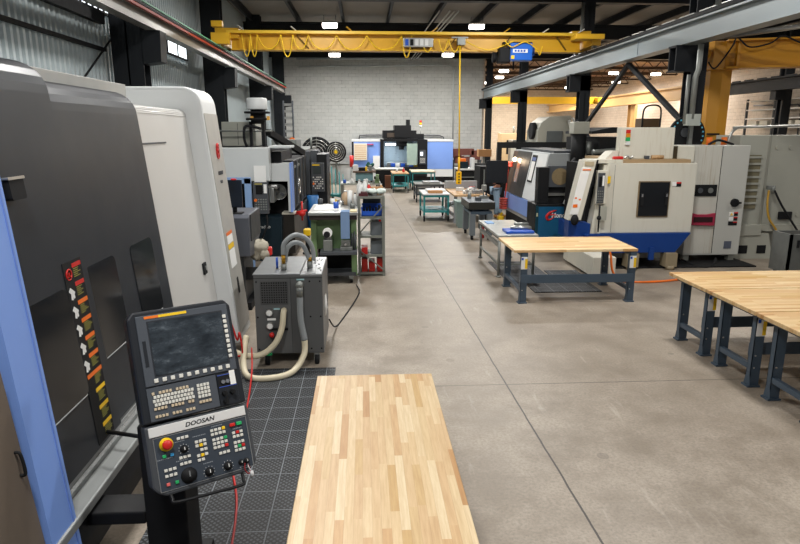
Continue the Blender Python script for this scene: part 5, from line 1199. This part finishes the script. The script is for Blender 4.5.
for hb, dx, fy in ((V[9], 1, -1), (V[12], 1, 1)):
    hv = [hb]; he = []; hrad = [.034]
    pa = Vector(hb) + Vector((dx * .07, 0, .015)); hv.append(tuple(pa)); he.append((0, 1)); hrad.append((.04, .028))
    for k, (ln_, off) in enumerate(((.075, -.03), (.085, -.01), (.08, .012), (.06, .032))):
        i0 = len(hv); q = pa + Vector((dx * .045, off, .0)); hv += [tuple(q), tuple(q + Vector((dx * ln_ * .55, 0, -.008))), tuple(q + Vector((dx * ln_ * .85, 0, -.035)))]
        he += [(1, i0), (i0, i0 + 1), (i0 + 1, i0 + 2)]; hrad += [.012, .01, .0085]
    i0 = len(hv); q = Vector(hb) + Vector((dx * .04, fy * .035, .0)); hv += [tuple(q), tuple(q + Vector((dx * .045, fy * .025, -.015)))]; he += [(0, i0), (i0, i0 + 1)]; hrad += [.013, .01]
    skin_body('hand', hv, he, hrad, m_skin, pe, 1)
tag(MB().box(4.45, 4.62, 18.2, 18.45, .0, .22, .03).cyl((4.5, 18.3, .22), (4.58, 18.3, .3), .03).build('yellow_jack', m_tyel) if False else MB().box(4.12, 4.3, 18.75, 19.0, 0, .2, .03).cyl((4.2, 18.85, .2), (4.26, 18.85, .3), .04).build('grease_pump', m_tyel), 'small yellow pump on the floor beside the boots', 'pump')

mr = thing('welder_box', 'teal blue power unit with red swirl emblem behind the maple workbench', 'power unit', (4.25, 14.3, 0))
m_mil = mat('power_unit_blue', '#1c567a', .4, 0, .1)
MB().box(3.92, 4.72, 13.95, 14.7, .06, 1.12, .015).build('cabinet', m_black, mr)
MB().box(3.99, 4.62, 13.935, 13.95, .16, 1.06).build('front_panel', m_mil, mr)
MB().box(3.925, 3.98, 13.935, 13.95, .1, 1.08).build('edge_frame', mat('dark_teal', '#123a46', .4), mr)
sw = MB(); sw.tube([(4.4, 13.93, .98), (4.26, 13.93, .93), (4.18, 13.93, .84), (4.22, 13.93, .76), (4.32, 13.93, .8), (4.36, 13.93, .86)], [.012, .03, .035, .025, .012, .005], 6, 6).tube([(4.18, 13.93, .86), (4.32, 13.93, .88), (4.44, 13.93, .86)], [.008, .02, .006], 6, 6)
sw.build('swirl_emblem', m_red, mr)
text('emblem_lettering', 'Mono', .15, m_paper, mr, facing((4.45, 13.925, .86)), .002, .003, .9)
text('lower_lettering', 'ph.h.', .11, m_paper, mr, facing((4.14, 13.93, .22)), .002, .002)
MB().box(3.94, 3.97, 13.92, 13.94, .84, .92).build('indicator', mat('pale_indicator', '#c8c4a0', .4), mr)
for x in (3.98, 4.65): MB().cyl((x - .02, 14.05, .06), (x + .02, 14.05, .06), .06).build('wheel', m_rubber, mr)
fdr = thing('filter_unit', 'black filter unit with round tan screen standing on the teal power unit', 'filter unit', (4.3, 14.3, 1.12))
MB().box(3.95, 4.2, 13.95, 14.2, 1.13, 1.95, .01).build('side_box', m_black, fdr)
MB().box(4.2, 4.68, 14.1, 14.55, 1.12, 1.5).build('lower_box', m_blackm, fdr)
MB().box(4.18, 4.7, 14.0, 14.06, 1.5, 1.98, .008).build('screen_frame', m_dgrey, fdr); MB().cyl((4.46, 14.0, 1.74), (4.46, 13.985, 1.74), .19, seg=28).build('tan_screen', mat('tan_mesh', '#7d6d50', .7, 0, .3, 40), fdr)
MB().box(4.22, 4.66, 14.05, 14.1, 1.3, 1.36).build('tray', m_alu, fdr); MB().cyl((4.62, 13.9, 1.13), (4.62, 13.9, 1.24), .09, .05).build('funnel', m_plw, fdr)

# ------------------------------------------------------------------ white turning centre with the blue tank
wm = thing('turning_center', 'cream machine tool with dark window, royal blue tank and rust streaks', 'machine tool', (5.5, 12.8, 0))
m_wg = stained('aged_white_enamel', '#cfccbf', '#a08c66', .42, .22, 10, 1.0)
FX0, FX1, FY = 4.86, 6.62, 12.1
en = MB().prism([(4.7, .74), (FX1, .74), (FX1, 2.13), (4.8, 2.13), (4.55, .95)], FY, 13.75, bev=.012).build('enclosure', m_wg, wm)
MB().prism([(4.52, .74), (4.72, .74), (4.86, 2.1), (4.72, 2.1)], FY - .03, FY + .3).build('corner_post', m_cream, wm)
wv = MB().box(5.45, 6.1, FY - .02, FY + .01, 1.06, 1.78, .01).build('window_frame', mat('rusty_gasket', '#7a6a52', .6), wm)
MB().box(5.475, 6.075, FY - .028, FY - .018, 1.085, 1.76).build('window_glass', m_glass, wv)
for x in (5.53, 6.03):
    k_ = MB().box(x - .03, x + .03, FY - .05, FY - .028, 1.3, 1.55).build('window_catch', m_blackm, wv); MB().box(x - .02, x + .015, FY - .056, FY - .05, 1.47, 1.53).build('catch_tip', m_chrome, k_)
MB().box(6.14, 6.22, FY - .01, FY, 1.68, 1.76).build('white_label', m_paper, wm); k = MB().box(6.22, 6.32, FY - .01, FY, 1.67, 1.76).build('warning_label', m_blackm, wm); MB().box(6.22, 6.32, FY - .012, FY - .01, 1.73, 1.76).build('red_header', m_red, k)
MB().box(4.95, 4.955, FY - .004, FY, .76, 2.1).build('panel_seam', m_dgrey, wm)
# royal blue tank under the enclosure
MB().prism([(4.42, .74), (6.6, .74), (6.3, .34), (4.9, .34), (4.42, .52)], FY - .06, 13.6, bev=.01).build('coolant_tank', m_royal, wm)
MB().prism([(11.9, .74), (13.6, .84), (13.6, .5), (11.9, .44)], 4.36, 4.44, 'X').build('tank_side', m_royal, wm)
bs = MB().box(4.28, 4.72, 11.15, 12.9, .06, .44, .015).box(4.72, 6.4, 12.7, 13.7, .1, .6).build('base', m_cream, wm)
MB().box(4.29, 4.3, 11.5, 12.6, .06, .2).build('base_recess', m_blackm, bs)
for x in (5.4, 6.2): MB().box(x - .12, x + .12, 11.95, 12.2, .06, .34).cyl((x, 12.0, 0), (x, 12.0, .08), .09).build('levelling_foot', mat('rusty_foot', '#8c7f66', .6), wm)
for x in (4.45, 4.8): MB().cyl((x, 11.35, 0), (x, 11.35, .07), .06).build('levelling_foot', m_gsteel, wm)
MB().box(5.75, 5.85, 12.0, 12.06, .2, .45).build('drain_pipe', m_royal, wm)
# open operator door with the paper notice, control panel
dr2 = MB().prism([(4.04, 1.02), (4.3, 1.02), (4.54, 2.2), (4.28, 2.2)], 12.0, 12.3, bev=.01).build('front_door', m_cream, wm)
MB().prism([(4.06, 1.14), (4.22, 1.14), (4.42, 2.06), (4.24, 2.06)], 11.985, 12.0).build('paper_notice', m_paper, dr2)
for (x0, x1, z0, z1) in ((4.26, 4.42, 2.0, 2.025), (4.14, 4.18, 1.45, 1.48), (4.11, 4.2, 1.28, 1.34), (4.22, 4.26, 1.42, 1.45)): MB().box(x0, x1, 11.978, 11.985, z0, z1).build('orange_print', m_orange, dr2)
for z in (2.05,): MB().box(4.3, 4.48, 11.985, 12.0, 2.09, 2.17).build('maker_plate', mat('fawn_plate', '#b7a98c', .5), dr2)
MB().prism([(4.3, 1.02), (4.33, 1.02), (4.57, 2.2), (4.54, 2.2)], 11.99, 12.05).build('cable_chain', m_blackm, dr2)
MB().prism([(4.06, .7), (4.5, .55), (4.5, .95), (4.06, 1.02)], 12.02, 12.3).build('front_apron', m_royal, wm)
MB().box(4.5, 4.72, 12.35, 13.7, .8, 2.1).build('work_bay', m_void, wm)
MB().box(4.5, 5.1, 12.1, 12.7, 2.13, 2.2).build('top_rail', m_cream, wm)
cpn = MB().box(4.57, 4.78, 12.0, 12.1, 1.34, 2.0, .008).build('operator_panel', m_cream, wm)
MB().box(4.58, 4.72, 11.985, 12.0, 1.36, 1.95).build('panel_face', m_dgrey, cpn); MB().box(4.6, 4.66, 11.98, 11.985, 1.68, 1.88).build('screen', m_void, cpn); MB().box(4.67, 4.71, 11.98, 11.985, 1.7, 1.9).build('note', m_paper, cpn)
kb = MB()
for r in range(5):
    for c in range(3): kb.box(4.595 + c * .04, 4.617 + c * .04, 11.975, 11.985, 1.38 + r * .05, 1.405 + r * .05)
kb.build('key_block', m_gsteel, cpn); MB().box(4.76, 4.86, FY - .045, FY - .03, 1.74, 1.88).build('caution_label', m_tyel, wm)
MB().cyl((4.62, 11.9, 1.34), (4.62, 11.9, .8), .015).sph((4.62, 11.9, 1.08), .045).build('coolant_hose', m_blackm, wm); MB().box(4.66, 4.8, 11.98, 12.05, 1.02, 1.3).build('tool_pocket', m_beige, wm)
MB().sph((4.14, 11.92, 1.04), .1, .8, .6, 1.1).build('door_motor', m_blackm, wm)
# upper housing, lid, beacon
uh = MB().box(5.14, 6.25, 12.4, 12.62, 2.2, 2.82, .012).build('upper_housing', m_cream, wm)
MB().box(5.08, 6.5, 12.15, 14.2, 2.13, 2.2).build('top_deck', mat('rust_edged_top', '#a48a66', .6), wm)
MB().prism([(4.85, 2.2), (5.12, 2.2), (5.12, 2.36), (5.0, 2.35)], 12.4, 12.8).build('sloped_lid', m_cream, wm)
for k, (m_) in enumerate((m_plw, m_lgreen, mat('amber_lens', '#d98a1e', .4), m_red)): MB().box(5.24, 5.32, 12.36, 12.4, 2.48 + k * .075, 2.55 + k * .075).build('beacon_lens', m_, uh)
MB().box(6.35, 6.75, 12.5, 13.5, 2.13, 2.45, .01).build('rear_housing', m_cream, wm); MB().box(6.24, 6.36, 12.45, 12.6, 2.2, 2.45).build('coupling', mat('greasy_brass', '#4a4030', .5, .4), wm)
tm = MB().cyl((7.08, 13.5, 2.67), (7.08, 13.58, 2.67), .4, seg=40).build('tool_magazine', m_blackm, wm)
for k in range(14):
    a = -.35 + k * .27; MB().cyl((7.08 + .35 * math.cos(a), 13.49, 2.67 + .35 * math.sin(a)), (7.08 + .35 * math.cos(a), 13.5, 2.67 + .35 * math.sin(a)), .018, seg=10).build('pocket_mark', mat('cyan_mark', '#5fb8d8', .4), tm)
MB().box(7.08, 7.16, 13.42, 13.5, 2.46, 2.95).build('magazine_arm', m_gsteel, tm); MB().cyl((7.02, 13.5, 2.72), (7.02, 13.47, 2.72), .1).build('magazine_hub', m_dgrey, tm)
ec = MB().box(6.78, 8.0, 12.62, 13.5, .16, 2.46, .012).build('electrical_cabinet', mat('cabinet_grey_white', '#bdbdb6', .42, 0, .04, 2), wm)
MB().box(6.785, 7.4, 12.612, 12.62, .2, 2.44).build('stained_door', stained('stained_cabinet', '#c6c4ba', '#8f6f38', .45, .6, 16, .6), ec)
MB().box(7.395, 7.405, 12.608, 12.612, .2, 2.44).build('door_gap', m_blackm, ec)
fs = MB().box(6.86, 7.36, 12.59, 12.615, 1.42, 1.66, .006).build('fan_plate', m_blackm, ec)
for x in (7.0, 7.22): MB().cyl((x, 12.59, 1.54), (x, 12.575, 1.54), .055).build('fan_hub', m_gsteel if x > 7.1 else m_dgrey, fs)
hv_ = MB().prism([(6.84, .82), (7.37, .8), (7.37, 1.07), (7.2, 1.04), (7.0, 1.04), (6.84, 1.08)], 12.55, 12.615, bev=.01).build('hand_guard', mat('crimson_guard', '#a03048', .5), ec); MB().box(6.9, 7.31, 12.54, 12.55, .88, .99, .004).build('guard_slot', mat('dark_maroon', '#33161a', .7), hv_)
sw2 = MB().cyl((7.78, 12.62, 1.28), (7.78, 12.57, 1.28), .085).build('main_switch', m_blackm, ec); MB().box(7.8, 7.9, 12.55, 12.57, 1.26, 1.3).build('switch_lever', m_blackm, sw2)
for z, hm, x0 in ((1.0, m_blackm, 7.7), (.9, m_blackm, 7.7), (.8, m_paper, 7.7)):
    q = MB().box(x0, x0 + .1, 12.612, 12.62, z, z + .08).build('warning_label', m_paper if z > .85 else m_blackm, ec); q2 = MB().box(x0 + .1, x0 + .19, 12.612, 12.62, z, z + .08).build('warning_label', m_blackm, ec); MB().box(x0 + .1, x0 + .19, 12.61, 12.612, z + .055, z + .08).build('red_header', m_red, q2)
MB().prism([(7.72, 1.01), (7.78, 1.01), (7.75, 1.07)], 12.608, 12.612).build('warning_triangle', m_tyel, ec)
MB().box(7.66, 7.82, 12.612, 12.62, .3, .46).build('rating_plate', mat('slate_plate', '#5a606e', .4), ec)
for x in (6.9, 7.9): MB().box(x - .06, x + .06, 12.7, 12.85, 0, .16).build('cabinet_foot', m_beige, ec)
tag(MB().box(4.8, 8.1, 12.1, 13.7, 0, .03, .005).build('pallet_shade_sheet', m_blackm), 'black sheet added on the floor for the shade and pallet beneath the cream machine', 'tray')  # added black sheet standing in for shade and a black pallet under the machine
dc = thing('dark_cabinet', 'dark machine cabinet standing behind the person', 'cabinet', (4.9, 23, 0)); MB().box(4.2, 6.4, 22.4, 23.6, 0, 1.5, .02).build('body', m_blackm, dc); MB().box(4.4, 5.2, 22.38, 22.4, .4, 1.2).build('door', m_black, dc)  # black machine, put here to cover the bright far hall
tag(MB().box(4.95, 5.15, 12.2, 12.3, 2.2, 2.26, .02).build('red_torch', m_red), 'red torch lying on the cream machine top', 'torch')
tag(MB().tube([(5.18, 12.25, 2.22), (5.25, 12.25, 2.26), (5.3, 12.25, 2.22), (5.36, 12.25, 2.26)], .02).build('clamp', m_alu), 'bright clamp beside the red torch on the machine top', 'clamp')
tag(MB().box(5.62, 5.7, 12.25, 12.35, 2.2, 2.27, .01).build('small_block', m_dgrey), 'small dark block on the cream machine top', 'block')
tag(MB().cyl((5.76, 12.3, 2.24), (6.0, 12.3, 2.24), .04).build('tan_tube', m_woodt), 'tan tube lying on the cream machine top', 'tube')
# louvred putty machine, drop hoses
pm = thing('machine_cabinet', 'large putty grey machine cabinet with louvred side at the shop edge', 'machine tool', (9.2, 14, 0))
MB().prism([(8.05, 13.1), (8.62, 13.0), (8.75, 13.1), (10.8, 13.1), (10.8, 14.05), (8.05, 14.05)], .72, 2.66, 'Z', .01).build('body', m_beige, pm)
lv = MB().box(8.2, 8.5, 13.0, 13.08, 1.1, 2.25).build('louvre_panel', mat('ochre_dust_slot', '#76705a', .6), pm)
ls = MB()
for i in range(8): ls.box(8.19, 8.51, 12.98, 13.02, 1.2 + i * .14, 1.245 + i * .14)
ls.build('louvre_slat', m_beige, lv)
MB().box(7.98, 8.66, 12.92, 13.2, .52, .76, .01).box(8.66, 10.8, 13.02, 13.2, .6, .74).build('plinth_band', m_beige, pm)
MB().prism([(8.0, 0), (9.0, 0), (8.85, .56), (8.1, .56)], 12.95, 13.6).box(9.0, 10.8, 13.3, 14, 0, .62).build('pedestal', m_beige, pm)
for x in (8.2, 8.62): MB().box(x, x + .2, 12.94, 12.96, .12, .3).build('pocket', m_blackm, pm)
bo = MB()
for x in (8.9, 9.2, 9.55):
    for z in (.95, 2.4): bo.cyl((x, 13.1, z), (x, 13.08, z), .045, seg=14)
bo.build('bolt_cap', m_beige, pm); MB().box(9.1, 9.4, 13.05, 13.1, .85, 1.02, .01).build('hand_pocket', m_blackm, pm)
tpp = MB().tube([(7.9, 13.3, 2.5), (7.95, 13.3, 2.7), (8.05, 13.3, 2.8), (8.2, 13.3, 2.83), (10.6, 13.3, 2.9)], .03, 10).build('overhead_conduit', m_alu); tag(tpp, 'bright conduit bending over the tall cream cabinet top', 'pipe')
for x, s in ((7.42, 'orange cone lamp on the cream cabinet top'), (7.75, 'orange cone lamp beside the bent conduit')): tag(MB().cyl((x, 13.2, 2.46), (x, 13.2, 2.62), .06).build('beacon', m_orange), s, 'beacon')
tag(MB().tube([(7.3, 13.0, 2.47), (7.5, 13.0, 2.56), (7.75, 13.0, 2.5), (7.85, 13.0, 2.47)], .025).build('cable', m_rubber), 'black cable lying on the cream cabinet top', 'cable')
air = thing('air_drop', 'air drop fitting with yellow and black hoses on the putty cabinet', 'hose', (8.75, 12.98, 1.5))
MB().box(8.68, 8.86, 12.93, 13.0, 1.52, 1.6, .01).cyl((8.82, 12.95, 1.42), (8.82, 12.95, 1.6), .03).build('manifold', m_gsteel, air)
MB().tube([(8.72, 12.94, 1.5), (8.7, 12.9, 1.2), (8.78, 12.9, .9), (8.95, 12.9, .68), (9.0, 12.9, .58)], .022).build('yellow_hose', mat('amber_hose', '#b98f2e', .5), air); MB().tube([(8.84, 12.93, 1.5), (9.0, 12.88, 1.2), (9.25, 12.85, .85), (9.45, 12.85, .6)], .022).build('black_hose', m_rubber, air)
dbn = thing('steel_hopper', 'dark steel hopper bin standing behind the row of maple benches', 'bin', (8.3, 10.6, 0))
MB().box(7.28, 7.32, 10.3, 10.8, .3, .98).box(7.28, 9.2, 10.76, 10.8, .3, .98).box(9.16, 9.2, 10.3, 10.8, .3, .98).box(7.28, 9.2, 10.3, 10.8, .28, .32).prism([(7.28, .3), (7.75, .3), (7.75, .82), (7.6, .98), (7.28, .98)], 10.3, 10.34).build('body', mat('weathered_steel', '#60625f', .6, .1, .2), dbn)
for x in (7.4, 9.0): MB().box(x - .06, x + .06, 10.35, 10.75, 0, .28).build('skid', m_dgrey, dbn)
MB().box(7.4, 7.44, 10.28, 10.3, .75, .88).build('lug', m_blackm, dbn)
tag(MB().box(7.8, 8.5, 10.45, 10.72, .32, .76, .01).build('carton', m_card), 'brown carton inside the dark steel hopper', 'box'); tag(MB().tube([(7.85, 10.55, .79), (7.95, 10.55, .8), (8.05, 10.55, .79), (8.2, 10.55, .8)], .03).build('white_roll', m_plw), 'white bundle lying on the brown carton', 'bundle')
tag(MB().box(7.78, 8.6, 10.35, 10.41, .32, .5, .005).build('blue_grey_sheet', mat('blue_grey_sheet', '#8a94a4', .5)), 'blue grey sheet leaning at the front of the hopper', 'sheet')
dbn.location.x += .18
# ochre gantry
og = thing('gantry_crane', 'ochre gantry post and beam reaching into the side hall', 'crane', (8.05, 14.4, 0))
MB().prism([(7.9, 14.3), (8.12, 14.2), (8.4, 14.3), (8.4, 14.7), (7.9, 14.7)], 0, 4.1, 'Z').build('post', m_ochre, og)
MB().box(7.82, 8.46, 14.15, 14.75, 4.1, 4.14).box(7.9, 8.36, 14.25, 14.6, 4.14, 4.72).box(8.36, 8.42, 14.1, 14.7, 4.14, 4.75).build('head', m_ochre, og)
bmg = MB().bar((8.2, 14.3, 4.43), (11.4, 13.2, 4.43), .12, .56).bar((8.2, 14.3, 4.72), (11.4, 13.2, 4.72), .4, .04).bar((8.2, 14.3, 4.14), (11.4, 13.2, 4.14), .4, .04); bmg.build('beam', m_ochre, og)
MB().cyl((7.7, 14.35, 4.45), (7.84, 14.35, 4.45), .1).build('wheel', m_ochre, og); MB().box(7.9, 8.2, 14.18, 14.2, 2.66, 2.7).build('slot', m_blackm, og)
MB().tube([(7.5, 13.7, 4.2), (7.75, 13.85, 4.1), (8.1, 13.9, 4.55), (8.2, 13.9, 4.74), (8.5, 13.9, 4.55), (8.9, 13.8, 4.62), (9.1, 13.7, 4.76), (9.5, 13.6, 4.6), (10, 13.4, 4.6)], .018, 6, 8).build('festoon_cable', m_rubber, og)
conduit('conduit_pipe', [(6.95, 13.15, 3.0), (6.95, 13.15, 3.85), (7.0, 13.15, 4.0), (7.0, 13.15, 4.5)], .06, 'fat grey conduit rising beside the steel column to the crane rail', m_gsteel)
conduit('conduit_pipe', [(6.83, 13.2, 2.9), (6.83, 13.2, 3.9)], .04, 'slim grey conduit on the steel column near the tool wheel', m_gsteel)
tag(MB().box(6.83, 7.13, 13.1, 13.25, 2.86, 3.1, .008).build('electrical_box', mat('pale_steel_box', '#a7aca6', .4)), 'pale electrical box on the steel column above the tool wheel', 'box')
conduit('conduit_pipe', [(7.35, 14.2, 4.7), (9.5, 10.0, 4.72)], .05, 'bright pipe running under the crane rail near the ochre beam', m_alu)
conduit('conduit_pipe', [(7.3, 13.2, 5.0), (7.3, 13.2, 7.4)], .06, 'fat grey conduit rising above the crane rail', m_gsteel); conduit('conduit_pipe', [(7.0, 20.6, 5.1), (7.0, 20.6, 6.7)], .05, 'slim conduit rising by the column at the crane end', m_gsteel)
# dark machine behind the cream one, big grey borer
dm = thing('machine_tool', 'dark machine with long flat roof standing behind the cream one', 'machine tool', (6.2, 16, 0))
MB().box(5.7, 6.95, 15, 17.5, 0, 2.6).build('body', m_blackm, dm); MB().prism([(5.5, 2.68), (7.0, 2.74), (6.98, 2.82), (6.0, 2.84), (5.5, 2.74)], 15.0, 17).build('roof', m_steel, dm)
MB().tube([(5.5, 14.9, 2.25), (6.3, 14.9, 2.3), (6.6, 14.9, 2.2), (6.7, 14.9, 1.9)], .06).build('pipe', m_gsteel, dm)
MB().tube([(6.72, 15, 2.84), (6.74, 15, 3.25), (6.9, 15, 3.35), (7.1, 15, 3.33), (7.16, 15, 3.2), (7.16, 15, 2.84)], .02).build('guard_rail', m_blackm, dm); MB().box(6.85, 7.3, 15.3, 15.7, 2.8, 3.05).build('motor', mat('umber_motor', '#5c4a36', .6), dm)
gm = thing('boring_mill', 'rounded pale grey boring mill standing beyond the steel columns', 'machine tool', (8.3, 27, 0))
MB().prism([(7.45, 0), (7.45, 2.75), (7.6, 3.1), (7.95, 3.35), (8.9, 3.4), (8.9, 0)], 26.8, 28.6, bev=.03).build('body', m_beige, gm)
MB().box(7.85, 8.55, 26.76, 26.8, 1.2, 2.75, .02).box(7.95, 8.4, 26.7, 26.78, 2.2, 2.3).build('bay', mat('grey_recess', '#5d6263', .5), gm); MB().cyl((7.5, 27.4, 2.75), (7.3, 27.4, 2.75), .36, seg=24).build('face_plate', m_blackm, gm)
MB().tube([(8.75, 26.7, 3.2), (9.0, 26.7, 2.6), (9.4, 26.7, 2.5), (9.5, 26.7, 3.3)], .06).tube([(8.9, 26.7, 3.3), (9.2, 26.7, 2.9), (9.3, 26.7, 3.6)], .05).build('hose', m_plw, gm); MB().box(8.9, 9.6, 26.9, 28, 0, 2.7).build('rear_box', m_gsteel, gm)
for i, (x, y, w_, h_, m_, s) in enumerate(((8.6, 34, .9, 1.9, m_cream, 'cream cabinet far in the side hall beside the first column'), (10.2, 40, 1.6, 2.2, m_gsteel, 'grey steel cabinet far in the side hall'), (11.5, 48, 2.2, 2.6, mat('tan_machine', '#b7a483', .5), 'tan machine deep in the side hall'),
        (9.3, 36, .8, 1.5, m_bluep, 'blue cabinet low in the side hall'), (13.5, 55, 3, 2.4, m_white, 'white machine at the end of the side hall'), (16, 45, 2.5, 2.2, m_beige, 'putty machine under the tan runway'))):
    t = thing('machine_cabinet', s, 'machine', (x, y, 0)); MB().box(x - w_ / 2, x + w_ / 2, y - .6, y + .6, 0, h_, .03).build('body', m_, t); MB().box(x - w_ * .3, x + w_ * .3, y - .62, y - .6, h_ * .4, h_ * .8).build('window', m_glass, t)
    MB().cyl((x, y, h_), (x, y, h_ + .5), .08).build('stack', m_gsteel, t)
# shelving against the warm wall
rk = thing('shelf_unit', 'pale shelving filled with stock against the warm block wall', 'shelf', (21, 30, 0))
for z in (2.0, 2.45, 2.9, 3.35, 3.8, 4.25): MB().box(20.7, 21.4, 28.8, 33.5, z, z + .06).build('shelf', m_plw, rk)
for y in (28.8, 31.2, 33.5): MB().box(20.7, 20.8, y - .05, y + .05, 0, 4.4).build('upright', m_dgrey, rk)
for i in range(10): tag(MB().box(20.8, 21.3, 28.95 + (i % 5) * .92, 29.6 + (i % 5) * .92, 2.06 + .45 * (2 * (i // 5)), 2.36 + .45 * (2 * (i // 5))).build('stock_box', m_cream), 'pale stock box on the shelving by the warm wall', 'box', 'stock boxes on the wall shelving')
conduit('wall_pipe', [(21.3, 33.8, 4.1), (21.3, 30.2, 4.0), (21.3, 30.0, 3.8), (21.3, 30.0, 1.0)], .04, 'dark pipe bending down the warm block wall', m_dgrey)
# drain mats, red air line on the floor
for x0, y0, x1, y1, s in ((2.65, 11.0, 3.55, 12.9, 'grey perforated mat under the grey steel table'), (3.6, 11.05, 4.25, 12.0, 'grey perforated mat before the cream machine base'), (2.7, 9.65, 4.2, 10.95, 'grey perforated mat beneath the single maple workbench')):
    if '2.7' in str(x0): x0, y0, x1, y1 = 2.95, 10.3, 4.15, 10.98
    tag(MB().box(x0, x1, y0, y1, 0, .014, .003).build('floor_mat', m_mat), s, 'floor mat')
cable('orange red air line looping down behind the maple workbench onto the floor', [(4.5, 11.1, .75), (4.55, 11.02, .5), (4.6, 10.98, .2), (4.8, 10.95, .03), (5.4, 10.9, .02), (6.4, 11.2, .02), (7.2, 11.4, .02)], .022, m_orange, 'air_line')
cable('black cable tangle on the floor under the cream cabinet', [(6.7, 12.5, .1), (6.9, 12.2, .02), (7.3, 12.3, .02), (7.5, 12.6, .1), (7.1, 12.1, .02), (6.6, 12.2, .02)], .018, m_rubber)
# ------------------------------------------------------------------ light and camera
wld = bpy.data.worlds.new('World'); scene.world = wld; wld.use_nodes = True
bg = wld.node_tree.nodes['Background']; bg.inputs[0].default_value = (.78, .86, 1, 1); bg.inputs[1].default_value = .2
cam = bpy.data.cameras.new('Camera'); co = bpy.data.objects.new('Camera', cam); COL.objects.link(co)
cam.sensor_width = 36; cam.lens = 620 / 800 * 36; cam.clip_end = 300
co.location = (0, 0, 2.75)
p = math.atan(141 / 620); s = math.atan(37 / 620 * math.cos(p))
co.rotation_euler = (PI / 2 - p, 0, -s)
scene.camera = co
scene.view_settings.view_transform = 'Standard'; scene.view_settings.look = 'None'
scene.view_settings.gamma = 1; scene.view_settings.use_curve_mapping = False
scene.view_settings.exposure = -0.12
